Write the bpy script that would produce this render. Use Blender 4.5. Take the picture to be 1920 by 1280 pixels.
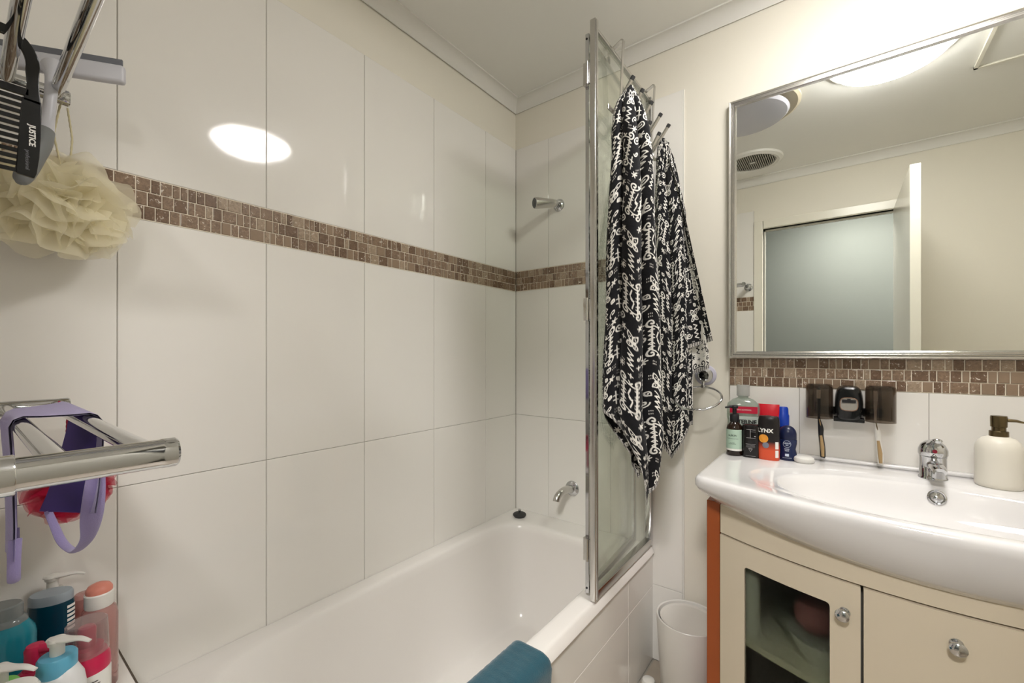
import bpy, math, random
import numpy as np
from mathutils import Vector, Matrix
for o in list(bpy.data.objects): bpy.data.objects.remove(o)
C = bpy.context.scene
H = 1.18            # lens height above the floor; heights below are given relative to it
R = math.radians
# ------------------------------------------------------------------ camera
cam_d = bpy.data.cameras.new('camera'); cam = bpy.data.objects.new('camera', cam_d)
C.collection.objects.link(cam); C.camera = cam
cam.location = (0, 0, H); cam.rotation_euler = (R(90), 0, R(37.40))
cam_d.sensor_width = 36; cam_d.lens = 803/1920*36; cam_d.shift_y = 24/1920; cam_d.clip_start = .01
# ------------------------------------------------------------------ world and exposure
w = bpy.data.worlds.new('world'); C.world = w; w.use_nodes = True
w.node_tree.nodes['Background'].inputs[0].default_value = (.75, .8, .85, 1)
w.node_tree.nodes['Background'].inputs[1].default_value = .3
C.view_settings.view_transform = 'Standard'; C.view_settings.look = 'None'
C.view_settings.gamma = 1; C.view_settings.use_curve_mapping = False
C.view_settings.exposure = 1.5
LAMP = 16.0         # radiance of the opal ceiling dome
# ------------------------------------------------------------------ materials
def lin(c): return tuple((x/12.92 if x <= .04045 else ((x+.055)/1.055)**2.4) for x in [v/255 for v in c])
def mat(name, rgb, rough=.5, metal=0, noise=None, bump=None, coat=0, trans=0, ior=1.45, alpha=1, sheen=0, sss=0, emit=None, spec=.5):
    m = bpy.data.materials.new(name); m.use_nodes = True
    nt = m.node_tree; b = nt.nodes['Principled BSDF']
    c = lin(rgb)
    b.inputs['Base Color'].default_value = (*c, 1); b.inputs['Roughness'].default_value = rough
    b.inputs['Metallic'].default_value = metal; b.inputs['IOR'].default_value = ior
    b.inputs['Coat Weight'].default_value = coat; b.inputs['Transmission Weight'].default_value = trans
    b.inputs['Alpha'].default_value = alpha; b.inputs['Sheen Weight'].default_value = sheen
    b.inputs['Specular IOR Level'].default_value = spec
    if sss:
        b.inputs['Subsurface Weight'].default_value = sss; b.inputs['Subsurface Radius'].default_value = (.01, .01, .01)
    if emit:
        b.inputs['Emission Color'].default_value = (*lin(emit[0]), 1); b.inputs['Emission Strength'].default_value = emit[1]
    tc = nt.nodes.new('ShaderNodeTexCoord')
    if noise:                       # (scale, amount)
        n = nt.nodes.new('ShaderNodeTexNoise'); n.inputs['Scale'].default_value = noise[0]; n.inputs['Detail'].default_value = 4
        nt.links.new(tc.outputs['Object'], n.inputs['Vector'])
        r = nt.nodes.new('ShaderNodeMapRange'); r.inputs[3].default_value = 1-noise[1]; r.inputs[4].default_value = 1+noise[1]
        nt.links.new(n.outputs['Fac'], r.inputs[0])
        mx = nt.nodes.new('ShaderNodeVectorMath'); mx.operation = 'SCALE'; mx.inputs[0].default_value = c
        nt.links.new(r.outputs[0], mx.inputs['Scale']); nt.links.new(mx.outputs[0], b.inputs['Base Color'])
    if bump:                        # (scale, strength, distance)
        n = nt.nodes.new('ShaderNodeTexNoise'); n.inputs['Scale'].default_value = bump[0]; n.inputs['Detail'].default_value = 3
        nt.links.new(tc.outputs['Object'], n.inputs['Vector'])
        bp = nt.nodes.new('ShaderNodeBump'); bp.inputs['Strength'].default_value = bump[1]; bp.inputs['Distance'].default_value = bump[2]
        nt.links.new(n.outputs['Fac'], bp.inputs['Height']); nt.links.new(bp.outputs[0], b.inputs['Normal'])
    return m
def clear_mat(name, tint, gloss_rough=.02, opacity=0.0, body=(200, 200, 200), ior=1.45):
    """thin clear sheet: transparent body with a fresnel reflection, optional cloudy share"""
    m = bpy.data.materials.new(name); m.use_nodes = True; nt = m.node_tree
    for n in list(nt.nodes): nt.nodes.remove(n)
    out = nt.nodes.new('ShaderNodeOutputMaterial'); tr = nt.nodes.new('ShaderNodeBsdfTransparent')
    tr.inputs[0].default_value = (*lin(tint), 1)
    base = tr
    if opacity:
        d = nt.nodes.new('ShaderNodeBsdfDiffuse'); d.inputs[0].default_value = (*lin(body), 1)
        mx = nt.nodes.new('ShaderNodeMixShader'); mx.inputs[0].default_value = opacity
        nt.links.new(tr.outputs[0], mx.inputs[1]); nt.links.new(d.outputs[0], mx.inputs[2]); base = mx
    gl = nt.nodes.new('ShaderNodeBsdfGlossy'); gl.inputs['Roughness'].default_value = gloss_rough; gl.inputs[0].default_value = (1, 1, 1, 1)
    fr = nt.nodes.new('ShaderNodeFresnel'); ge = nt.nodes.new('ShaderNodeNewGeometry'); mr = nt.nodes.new('ShaderNodeMapRange')
    mr.inputs[3].default_value = ior; mr.inputs[4].default_value = 1/ior      # same reflectance on both faces of the sheet
    nt.links.new(ge.outputs['Backfacing'], mr.inputs[0]); nt.links.new(mr.outputs[0], fr.inputs[0])
    m2 = nt.nodes.new('ShaderNodeMixShader')
    nt.links.new(fr.outputs[0], m2.inputs[0]); nt.links.new(base.outputs[0], m2.inputs[1]); nt.links.new(gl.outputs[0], m2.inputs[2])
    nt.links.new(m2.outputs[0], out.inputs[0])
    return m
def fabric_net(name, rgb, solid=.6):
    m = bpy.data.materials.new(name); m.use_nodes = True; nt = m.node_tree
    for n in list(nt.nodes): nt.nodes.remove(n)
    out = nt.nodes.new('ShaderNodeOutputMaterial'); tr = nt.nodes.new('ShaderNodeBsdfTransparent')
    d = nt.nodes.new('ShaderNodeBsdfDiffuse'); d.inputs[0].default_value = (*lin(rgb), 1)
    tl = nt.nodes.new('ShaderNodeBsdfTranslucent'); tl.inputs[0].default_value = (*lin(rgb), 1)
    a = nt.nodes.new('ShaderNodeMixShader'); a.inputs[0].default_value = .45
    nt.links.new(d.outputs[0], a.inputs[1]); nt.links.new(tl.outputs[0], a.inputs[2])
    b = nt.nodes.new('ShaderNodeMixShader'); b.inputs[0].default_value = solid
    nt.links.new(tr.outputs[0], b.inputs[1]); nt.links.new(a.outputs[0], b.inputs[2]); nt.links.new(b.outputs[0], out.inputs[0])
    return m
M = {}
M['tile'] = mat('glazed white wall tile', (236, 233, 227), .06, bump=(5, .10, .004), spec=.5)
M['tile_floor'] = mat('beige floor tile', (176, 164, 148), .35, noise=(30, .08))
M['grout'] = mat('grey grout', (174, 168, 157), .9)
M['mgrout'] = mat('cream mosaic grout', (240, 230, 212), .8)
M['paint'] = mat('cream wall paint', (233, 228, 215), .55, bump=(180, .05, .001))
M['ceil'] = mat('white ceiling paint', (238, 237, 232), .7)
M['cornice'] = mat('white cornice paint', (228, 226, 220), .6)
M['gloss_trim'] = mat('gloss white woodwork', (232, 228, 214), .25)
M['hall'] = mat('dimmed hallway paint', (84, 87, 82), .8)  # hall shade put into the colour, offsets the added fill lights
M['tub'] = mat('white enamel bath', (235, 231, 226), .16)
M['ceramic'] = mat('white ceramic', (222, 220, 219), .05, coat=.4)
M['chrome'] = mat('polished chrome', (205, 206, 208), .06, 1)
M['chrome_d'] = mat('satin chrome', (205, 203, 199), .22, 1)
M['brass'] = mat('antique brass', (112, 98, 72), .28, 1)
M['rubber'] = mat('black rubber', (50, 50, 50), .6)
M['black'] = mat('black plastic', (16, 17, 18), .22)
M['blackm'] = mat('matt black plastic', (24, 24, 27), .45)
M['white'] = mat('white plastic', (228, 226, 220), .3)
M['mirror'] = mat('silvered mirror', (238, 240, 236), 0.0, 1)
M['glass'] = clear_mat('green tinted screen glass', (249, 251, 248), .0)
M['cab'] = mat('cream cabinet lacquer', (212, 200, 178), .28)
M['wood'] = mat('orange cherry wood', (158, 80, 38), .35, noise=(8, .15))
M['frost'] = mat('frosted door glass', (198, 204, 194), .28, trans=1, ior=1.15)
M['dark_in'] = mat('dark cabinet interior', (112, 108, 98), .7)
M['seal'] = mat('dark silicone seal', (88, 78, 66), .7)
M['teal'] = mat('teal cotton mat', (32, 80, 95), .95, noise=(60, .2), bump=(400, .6, .002), sheen=.3)
M['smoke'] = clear_mat('smoked plastic', (206, 198, 190), .04, .10, (60, 54, 48), 1.45)
def mos(name, rgb):
    m = mat(name, rgb, .22); nt = m.node_tree; b = nt.nodes['Principled BSDF']
    tc = nt.nodes.new('ShaderNodeTexCoord')
    n = nt.nodes.new('ShaderNodeTexNoise'); n.inputs['Scale'].default_value = 130; n.inputs['Detail'].default_value = 3; n.inputs['Distortion'].default_value = 1.2
    nt.links.new(tc.outputs['Object'], n.inputs['Vector'])
    cr = nt.nodes.new('ShaderNodeValToRGB'); e = cr.color_ramp.elements; c = lin(rgb)
    e[0].position = .3; e[0].color = (c[0]*.75, c[1]*.75, c[2]*.75, 1)
    e[1].position = .60; e[1].color = (c[0]*1.2, c[1]*1.2, c[2]*1.2, 1)
    x = e.new(.655); x.color = (c[0]*1.2, c[1]*1.2, c[2]*1.2, 1); y = e.new(.67); y.color = (.72, .66, .58, 1)
    nt.links.new(n.outputs['Fac'], cr.inputs[0]); nt.links.new(cr.outputs[0], b.inputs['Base Color'])
    return m
M['mos1'] = mos('brown stone', (134, 112, 93)); M['mos2'] = mos('light brown stone', (158, 139, 119)); M['mos3'] = mos('dark brown stone', (114, 92, 75))
M['mos4'] = mat('plain taupe stone', (146, 125, 105), .2, noise=(90, .12))
def col(name, rgb, rough=.35, **k):
    if name not in M: M[name] = mat(name, rgb, rough, **k)
    return M[name]
# ------------------------------------------------------------------ mesh helpers
class MB:
    def __init__(s): s.v = []; s.f = []; s.m = []; s.cur = 0
    def mi(s, i): s.cur = i; return s
    def add(s, vs, fs):
        b = len(s.v); s.v += [tuple(p) for p in vs]; s.f += [tuple(b+i for i in f) for f in fs]; s.m += [s.cur]*len(fs); return s
    def box(s, a, b, ch=0):
        (x0, y0, z0), (x1, y1, z1) = [min(p) for p in zip(a, b)], [max(p) for p in zip(a, b)]
        if ch <= 0:
            s.add([(x0,y0,z0),(x1,y0,z0),(x1,y1,z0),(x0,y1,z0),(x0,y0,z1),(x1,y0,z1),(x1,y1,z1),(x0,y1,z1)],
                  [(0,3,2,1),(4,5,6,7),(0,1,5,4),(1,2,6,5),(2,3,7,6),(3,0,4,7)]); return s
        import bmesh
        bm = bmesh.new(); bmesh.ops.create_cube(bm, size=1)
        for v in bm.verts: v.co = Vector(((x0+x1)/2+v.co.x*(x1-x0), (y0+y1)/2+v.co.y*(y1-y0), (z0+z1)/2+v.co.z*(z1-z0)))
        bmesh.ops.bevel(bm, geom=bm.edges[:], offset=ch, segments=3, affect='EDGES', profile=.5)
        bm.verts.index_update()
        s.add([v.co[:] for v in bm.verts], [[v.index for v in f.verts] for f in bm.faces]); bm.free(); return s
    def rings(s, rs, cap0=True, cap1=True, closed=True):
        n = len(rs[0]); vs = [p for r in rs for p in r]; fs = []
        for i in range(len(rs)-1):
            for j in range(n if closed else n-1):
                k = (j+1) % n; fs.append((i*n+j, i*n+k, (i+1)*n+k, (i+1)*n+j))
        if cap0: fs.append(tuple(reversed(range(n))))
        if cap1: fs.append(tuple((len(rs)-1)*n+j for j in range(n)))
        return s.add(vs, fs)
    def lathe(s, prof, c, sx=1, sy=1, n=40, axis=(0,0,1), rot=0, power=2, cap=True):
        q = Vector((0,0,1)).rotation_difference(Vector(axis).normalized()); c = Vector(c); rs = []
        for r, z in prof:
            ring = []
            for j in range(n):
                a = 2*math.pi*j/n; ca, sa = math.cos(a), math.sin(a)
                if power != 2:
                    kk = (abs(ca)**power+abs(sa)**power)**(-1/power); ca *= kk; sa *= kk
                x, y = r*ca*sx, r*sa*sy
                x, y = x*math.cos(rot)-y*math.sin(rot), x*math.sin(rot)+y*math.cos(rot)
                ring.append(c+q@Vector((x, y, z)))
            rs.append(ring)
        return s.rings(rs, cap and prof[0][0] > 0, cap and prof[-1][0] > 0)
    def tube(s, pts, r, n=16, closed=False, flat=1.0, up=None):
        if 4 < len(pts) < 14 and not closed:
            if isinstance(r, (list, tuple)): r = [v.x for v in smooth([(q, 0, 0) for q in r])]
            pts = smooth(pts)
        pts = [Vector(p) for p in pts]; m = len(pts); rr = r if isinstance(r, (list, tuple)) else [r]*m; rs = []; prev = None
        for i, p in enumerate(pts):
            if closed: t = pts[(i+1) % m]-pts[i-1]
            else: t = pts[min(i+1, m-1)]-pts[max(i-1, 0)]
            t.normalize()
            if prev is None:
                u = Vector(up) if up else (Vector((0,0,1)) if abs(t.z) < .9 else Vector((1,0,0)))
            else: u = prev
            u = (u-t*u.dot(t)).normalized(); prev = u; b = t.cross(u)
            rs.append([p+u*math.cos(2*math.pi*j/n)*rr[i]*flat+b*math.sin(2*math.pi*j/n)*rr[i] for j in range(n)])
        if closed: rs.append(rs[0])
        return s.rings(rs, not closed, not closed)
    def grid(s, P):
        a, b = len(P), len(P[0])
        return s.add([p for r in P for p in r], [(i*b+j, i*b+j+1, (i+1)*b+j+1, (i+1)*b+j) for i in range(a-1) for j in range(b-1)])
    def build(s, name, mats, parent=None, smooth=True, bevel=0, origin=None, ang=35, subsurf=0):
        me = bpy.data.meshes.new(name)
        o = bpy.data.objects.new(name, me); C.collection.objects.link(o)
        V = np.array(s.v, dtype=float)
        if parent is not None:
            o.parent = parent; org = root_loc(parent)
        else:
            org = origin if origin is not None else (((V[:,0].min()+V[:,0].max())/2), ((V[:,1].min()+V[:,1].max())/2), V[:,2].min())
            o.location = org
        V = V-np.array(org)
        me.from_pydata([tuple(p) for p in V], [], s.f)
        for m in (mats if isinstance(mats, (list, tuple)) else [mats]): me.materials.append(m)
        me.polygons.foreach_set('material_index', s.m)
        if smooth:
            me.polygons.foreach_set('use_smooth', [True]*len(me.polygons)); me.set_sharp_from_angle(angle=R(ang))
        me.update()
        if bevel:
            b = o.modifiers.new('bevel', 'BEVEL'); b.width = bevel; b.segments = 3; b.limit_method = 'ANGLE'; b.angle_limit = R(40)
        if subsurf:
            b = o.modifiers.new('sub', 'SUBSURF'); b.levels = b.render_levels = subsurf
        return o
def smooth(pts, k=6):
    P = [Vector(p) for p in pts]; P = [P[0]*2-P[1]]+P+[P[-1]*2-P[-2]]; out = []
    for i in range(1, len(P)-2):
        for j in range(k):
            t = j/k; out.append(.5*((2*P[i])+(P[i+1]-P[i-1])*t+(2*P[i-1]-5*P[i]+4*P[i+1]-P[i+2])*t*t+(3*P[i]-P[i-1]-3*P[i+1]+P[i+2])*t**3))
    return out+[P[-2]]
def root_loc(o):
    while o.parent: o = o.parent
    return tuple(o.location)
def empty(name, loc):
    o = bpy.data.objects.new(name, None); o.empty_display_size = .02; C.collection.objects.link(o); o.location = loc; return o
def tag(o, label, cat, group=None):
    o['label'] = label; o['category'] = cat
    if group: o['group'] = group
    return o
def thing(name, label, cat, loc, group=None): return tag(empty(name, loc), label, cat, group)
def struct(o, label=None):
    o['kind'] = 'structure'
    if label: o['label'] = label
    return o
def text_mb(body, size, fn, bold=0.0, align='CENTER', spacing=1.0):
    """letter shapes laid flat, then every point carried onto the surface by fn(u, v)"""
    cu = bpy.data.curves.new('t', 'FONT'); cu.body = body; cu.size = size; cu.align_x = align; cu.align_y = 'CENTER'; cu.offset = bold
    cu.space_character = spacing; cu.resolution_u = 3
    o = bpy.data.objects.new('t', cu); C.collection.objects.link(o); bpy.context.view_layer.update()
    me = bpy.data.meshes.new_from_object(o.evaluated_get(bpy.context.evaluated_depsgraph_get()))
    mb = MB(); mb.add([fn(v.co.x, v.co.y) for v in me.vertices], [tuple(p.vertices) for p in me.polygons])
    bpy.data.objects.remove(o); bpy.data.meshes.remove(me); return mb
def facing(c, yaw=0, r=None, d=.0006, ry=None):
    """map (u,v) on a surface facing -Y (turned by yaw), wrapped on a cylinder of radius r / ellipse r, ry round c"""
    def fn(u, v):
        if r is None: p = Vector((u, -d, v))
        else:
            a = u/r; rr = (ry or r)+d; p = Vector((math.sin(a)*(r+d), -math.cos(a)*rr, v))
        return Vector(c)+Matrix.Rotation(yaw, 3, 'Z')@p
    return fn
def patch(fn, u0, u1, v0, v1, n=14):
    mb = MB(); mb.grid([[fn(u0+(u1-u0)*i/n, v) for i in range(n+1)] for v in (v0, v1)]); return mb
# ------------------------------------------------------------------ the setting
XA, YB, YD, XC, ZC = -1.24, 1.652, -.07, 1.12, 1.21
ZJ = [-H, -.89, -.288, .3015]
T = .0006
def tile_quad(mb, org, U, N, u0, u1, v0, v1, ch=.0012):
    """one tile with eased edges; U along the wall, N out of it"""
    O, U, N = Vector(org), Vector(U), Vector(N)
    def p(u, v, d): return O+U*u+Vector((0,0,1))*v+N*d
    a = [p(u0,v0,-.004), p(u1,v0,-.004), p(u1,v1,-.004), p(u0,v1,-.004)]
    b = [p(u0,v0,-ch), p(u1,v0,-ch), p(u1,v1,-ch), p(u0,v1,-ch)]
    c = [p(u0+ch,v0+ch,0), p(u1-ch,v0+ch,0), p(u1-ch,v1-ch,0), p(u0+ch,v1-ch,0)]
    mb.rings([a, b, c], False, True)
def tiles(mb, org, U, N, us, vs, skip=()):
    for i in range(len(us)-1):
        for j in range(len(vs)-1):
            if j in skip: continue
            mb.mi(0); tile_quad(mb, org, U, N, us[i]+T, us[i+1]-T, vs[j]+T, vs[j+1]-T)
def mosaic(name, org, U, N, u0, u1, z0, z1, seed, label):
    rnd = random.Random(seed); mb = MB(); O, Uv, Nv = Vector(org), Vector(U), Vector(N)
    g = .0022; rh = (z1-z0-4*g)/3
    mb.mi(0); A = O+Uv*u0-Nv*.0025; B = O+Uv*u1-Nv*.0005
    mb.box((A.x, A.y, z0), (B.x, B.y, z1))
    for r in range(3):
        u = u0+g*.5; zz = z0+g+r*(rh+g)
        while u < u1-.004:
            wd = rnd.choice([.013, .015, .018, .020, .024, .030, .034]); e = min(u+wd, u1-g*.5)
            mb.mi(rnd.choice([1, 1, 1, 2, 3, 3, 4])); d = rnd.uniform(.0008, .0022)
            def p(a, z, dd): return O+Uv*a+Vector((0,0,z))+Nv*dd
            ch = .0016
            a_ = [p(u,zz,-.001), p(e,zz,-.001), p(e,zz+rh,-.001), p(u,zz+rh,-.001)]
            b_ = [p(u,zz,d*.4), p(e,zz,d*.4), p(e,zz+rh,d*.4), p(u,zz+rh,d*.4)]
            j = lambda: rnd.uniform(0, .0007)
            c_ = [p(u+ch*.6+j(),zz+ch*.5+j(),d), p(e-ch*.6-j(),zz+ch*.5+j(),d), p(e-ch*.6-j(),zz+rh-ch*.5-j(),d), p(u+ch*.6+j(),zz+rh-ch*.5-j(),d)]
            mb.rings([a_, b_, c_], False, True)
            u = e+g
    return struct(mb.build(name, [M['mgrout'], M['mos1'], M['mos2'], M['mos3'], M['mos4']], smooth=False), label)
Zs = [z+H for z in ZJ]; MT = .397+H; TT = .985+H
# wall A (left), tiles over painted masonry
mb = MB(); mb.mi(1).box((XA-.004, YD, 0), (XA-.1, YB+.1, TT)); mb.mi(2).box((XA-.006, YD-.02, TT), (XA-.1, YB+.1, ZC+H))
us = [YD]+[.217-.3035*0+.3035*i for i in range(0, 5)]+[YB]
tiles(mb, (XA, 0, 0), (0,1,0), (1,0,0), us, Zs+[MT, TT], skip=(3,))
struct(mb.build('wall_left', [M['tile'], M['grout'], M['paint']], smooth=False), 'tall white glazed tiles along the bath, cream paint above')
mosaic('trim_1', (XA, 0, 0), (0,1,0), (1,0,0), YD, YB-.002, Zs[3], MT, 3, 'brown stone mosaic strip along the bath wall')
# wall B (back): painted, tiled shower end, tiled splashback
XE = -.463; XV = -.305; XR = .80
mb = MB(); mb.mi(2).box((XA-.1, YB+.006, 0), (XC+.1, YB+.1, ZC+H))
mb.mi(1).box((XA-.004, YB+.004, 0), (XE, YB+.03, TT)); mb.box((XV, YB+.004, .5), (XR, YB+.03, .03+H))
mb.mi(3).box((XE, YB, 0), (XE+.004, YB+.008, TT)); 
tiles(mb, (0, YB, 0), (1,0,0), (0,-1,0), [XA, -1.0546, -.751, XE], Zs+[MT, TT], skip=(3,))
tiles(mb, (0, YB, 0), (1,0,0), (0,-1,0), [XV, -.102, .198, .498, XR], [.5, H-.108])
tiles(mb, (0, YB, 0), (1,0,0), (0,-1,0), [XV, -.102, .198, .498, XR], [H-.013, H+.03])
struct(mb.build('wall_back', [M['tile'], M['grout'], M['paint'], M['white']], smooth=False), 'cream painted wall with tiled shower end and tiled splashback')
mosaic('trim_2', (0, YB, 0), (1,0,0), (0,-1,0), XA+.002, XE-.001, Zs[3], MT, 5, 'brown stone mosaic strip on the tap end wall')
mosaic('trim_3', (0, YB, 0), (1,0,0), (0,-1,0), XV, XR, H-.108, H-.013, 8, 'brown stone mosaic strip under the mirror')
# wall D (behind the lens) with the door opening
DX0, DX1, DZ = -.413, .300, .852+H
mb = MB(); mb.mi(2)
mb.box((XA-.1, YD-.008, 0), (DX0, YD-.1, ZC+H)).box((DX1, YD-.008, 0), (XC+.1, YD-.1, ZC+H)).box((DX0, YD-.008, DZ), (DX1, YD-.1, ZC+H))
mb.mi(1).box((XA, YD-.004, 0), (-.468, YD-.02, TT))
tiles(mb, (0, YD, 0), (-1,0,0), (0,1,0), [.468, .468+.3035, .468+.607, 1.24], Zs+[MT, TT], skip=(3,))
struct(mb.build('wall_front', [M['tile'], M['grout'], M['paint']], smooth=False), 'wall with the open doorway, tiled beside the bath')
mosaic('trim_4', (0, YD, 0), (1,0,0), (0,1,0), XA+.002, -.469, Zs[3], MT, 12, 'brown stone mosaic strip beside the doorway')
mb = MB(); mb.box((XC, YD-.1, 0), (XC+.1, YB+.1, ZC+H)); struct(mb.build('wall_right', M['paint'], smooth=False))
mb = MB(); mb.box((XA-.1, YD-.1, ZC+H), (XC+.1, YB+.1, ZC+H+.1)); struct(mb.build('ceiling', M['ceil'], smooth=False))
mb = MB(); mb.mi(1).box((XA-.1, YD-.1, -.1), (XC+.1, YB+.1, -.004))
mb.mi(0)
fx = [-.57+.3*i for i in range(0, 7)]; fy = [YD+.02+.3*i-.3 for i in range(0, 8)]
for i in range(len(fx)-1):
    for j in range(len(fy)-1): mb.box((fx[i]+.0015, fy[j]+.0015, -.006), (min(fx[i+1], XC)-.0015, min(fy[j+1], YB)-.0015, 0))
struct(mb.build('floor', [M['tile_floor'], M['grout']], smooth=False))
# cornice, four runs
def cove(name, p, U, N, L):
    mb = MB(); prof = [(0, -.052), (.003, -.052), (.003, -.049)]
    for i in range(9):
        a = R(90*i/8); prof.append((.003+.036*(1-math.cos(a)), -.049+.043*math.sin(a)))
    prof += [(.042, -.006), (.042, 0), (0, 0)]
    P, U, N = Vector(p), Vector(U), Vector(N)
    mb.rings([[P+U*t+N*a+Vector((0,0,b)) for a, b in prof] for t in (0, L)])
    return struct(mb.build(name, M['cornice'], ang=25), 'white cove cornice')
cove('trim_5', (XA-.002, YD, ZC+H), (0,1,0), (1,0,0), YB-YD)
cove('trim_6', (XC, YB+.004, ZC+H), (-1,0,0), (0,-1,0), XC-XA)
cove('trim_7', (XA, YD-.006, ZC+H), (1,0,0), (0,1,0), XC-XA)
cove('trim_8', (XC, YB, ZC+H), (0,-1,0), (-1,0,0), YB-YD)
# doorway: lining, architrave and the open leaf
def jamb(name, X):
    mb = MB(); s = 1 if X > 0 else -1
    mb.box((X, YD-.1, 0), (X+s*.02, YD+.002, DZ+.02)); mb.box((X+s*.002, YD-.008, 0), (X+s*.054, YD+.010, DZ+.054), .003)
    mb.box((X-s*.010, YD-.055, 0), (X, YD-.04, DZ)); return mb
mb = jamb('a', DX0); m2 = jamb('b', DX1)
mb.add(m2.v, m2.f); mb.box((DX0, YD-.1, DZ), (DX1, YD+.002, DZ+.02)).box((DX0+.002, YD-.008, DZ+.002), (DX1-.002, YD+.010, DZ+.054), .003).box((DX0, YD-.055, DZ-.01), (DX1, YD-.04, DZ))
struct(mb.build('trim_9', M['gloss_trim'], smooth=False), 'gloss white door frame and architrave')
mb = MB(); mb.box((.250, YD+.012, .012), (.287, .682, DZ-.004), .002)
dr = struct(mb.build('door_1', M['gloss_trim'], smooth=False), 'white door standing open into the bathroom')
mb = MB()
for s, x in ((-1, .250), (1, .287)):
    mb.lathe([(.026, 0), (.026, .006), (.01, .008), (.01, .045), (.0, .045)], (x, .62, 1.0), axis=(s,0,0)); mb.tube([(x+s*.04, .62, 1.0), (x+s*.042, .56, 1.0), (x+s*.04, .51, 1.0)], .008)
mb.build('door_handle', M['chrome_d'], parent=dr)
# hallway beyond the door
mb = MB(); mb.box((-1.6, -1.35, 0), (1.6, -1.25, 2.5)); mb.box((-1.7, -1.35, 0), (-1.6, YD-.1, 2.5)); mb.box((1.6, -1.35, 0), (1.7, YD-.1, 2.5))
struct(mb.build('wall_hall', M['hall'], smooth=False), 'plain hallway walls with their dimness put into a dark colour')
mb = MB(); mb.box((-1.7, -1.35, 2.39), (1.7, YD-.1, 2.45)); struct(mb.build('ceiling_hall', M['ceil'], smooth=False))
mb = MB(); mb.box((-1.7, -1.35, -.1), (1.7, YD-.1, 0)); struct(mb.build('floor_hall', col('hall carpet', (120, 112, 100), .95), smooth=False))
fill_glow = mat('glowing fill light glass', (255, 252, 246), .3, emit=((255, 252, 250), 52))  # fill lights added out of view to brighten the bathroom through the doorway
for hx, hy, lb in ((.1, -.72, 'added round fill light on the unseen hallway ceiling opposite the door'), (1.15, -.50, 'added round fill light further along the unseen hallway ceiling')):
    t = thing('hall_fill_light', lb, 'ceiling light', (hx, hy, 2.39))
    mb = MB(); mb.lathe([(.18, 0), (.19, 0), (.19, -.016), (.18, -.018)], (hx, hy, 2.39)); mb.build('base_ring', M['white'], t)
    mb = MB(); mb.lathe([(.178, -.01), (.175, -.03), (.14, -.05), (.07, -.06), (0, -.062)], (hx, hy, 2.39)); mb.build('dome', fill_glow, t)
# tiled ledge at the head of the bath
mb = MB(); ZL = H-.637
mb.mi(1).box((XA, YD, 0), (-.572, .214, ZL-.002)); mb.mi(0)
for a, b in ((XA, -.936), (-.936, -.634), (-.634, -.572)): mb.box((a+.001, YD+.001, ZL-.012), (b-.001, .217, ZL), .001)
mb.mi(2).box((XA, .2165, ZL-.006), (-.572, .2195, ZL+.0006))
struct(mb.build('trim_10', [M['tile'], M['grout'], M['seal']], smooth=False), 'white tiled ledge at the near end of the bath')
# tiled bath panel
mb = MB(); mb.mi(1).box((-.585, YD, 0), (-.579, YB, H-.768))
tiles(mb, (-.575, 0, 0), (0,1,0), (1,0,0), [.20, .806, 1.409, YB], [0, H-.895, H-.768])
struct(mb.build('trim_11', [M['tile'], M['grout']], smooth=False), 'white tiled side panel of the bath')
# ------------------------------------------------------------------ ceiling fittings
LX, LY = .162, 1.03
t = thing('ceiling_light', 'glowing round opal dome light on the ceiling above the basin', 'ceiling light', (LX, LY, ZC+H))
mb = MB(); mb.lathe([(.19, 0), (.205, 0), (.205, -.018), (.19, -.022), (.19, -.006)], (LX, LY, ZC+H)); mb.build('base_ring', M['white'], t)
mb = MB(); mb.lathe([(.186, -.012)]+[(.188*math.cos(R(a)), -.020-.060*math.sin(R(a))) for a in range(0, 90, 10)]+[(0, -.080)], (LX, LY, ZC+H), n=48)
mb.build('dome', mat('glowing opal glass', (255, 250, 240), .3, emit=((255, 252, 249), LAMP)), t)
FX, FY = -.375, .89
t = thing('exhaust_fan', 'round lavender grey fan cover in a beige ring on the ceiling', 'exhaust fan', (FX, FY, ZC+H))
mb = MB(); mb.lathe([(.19, 0), (.235, 0), (.235, -.008), (.222, -.014), (.20, -.006), (.19, -.002)], (FX, FY, ZC+H), n=56); mb.build('ring', col('aged beige plastic', (214, 204, 180), .5), t)
mb = MB(); mb.lathe([(.0, -.002), (.12, -.002), (.12, -.028), (0, -.028)], (FX, FY, ZC+H)); mb.build('fan_housing', M['blackm'], t)
mb = MB(); mb.lathe([(.18, -.024), (.188, -.028), (.19, -.034), (.18, -.044), (.12, -.052), (0, -.055)], (FX, FY, ZC+H), n=56); mb.build('cover', col('lavender grey plastic', (196, 196, 206), .18), t)
VX, VY = -.433, .24
t = thing('ceiling_vent', 'round white vent with a dark slatted grille on the ceiling near the door', 'vent', (VX, VY, ZC+H))
mb = MB(); mb.lathe([(.125, 0), (.165, 0), (.163, -.012), (.145, -.020), (.128, -.016), (.125, -.004)], (VX, VY, ZC+H), n=56); mb.build('rim', M['white'], t)
mb = MB(); mb.lathe([(.0, -.001), (.126, -.001), (.126, -.004), (0, -.004)], (VX, VY, ZC+H)); mb.build('backing', col('vent shadow grey', (110, 108, 100), .7), t)
mb = MB()
for k in range(-11, 12):
    x = k*.011; h = math.sqrt(max(.0001, .125**2-x*x)); mb.box((VX+x-.0025, VY-h, ZC+H-.012), (VX+x+.0025, VY+h, ZC+H-.003))
mb.build('grille', col('vent slat grey', (176, 174, 164), .5), t, smooth=False)
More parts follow.
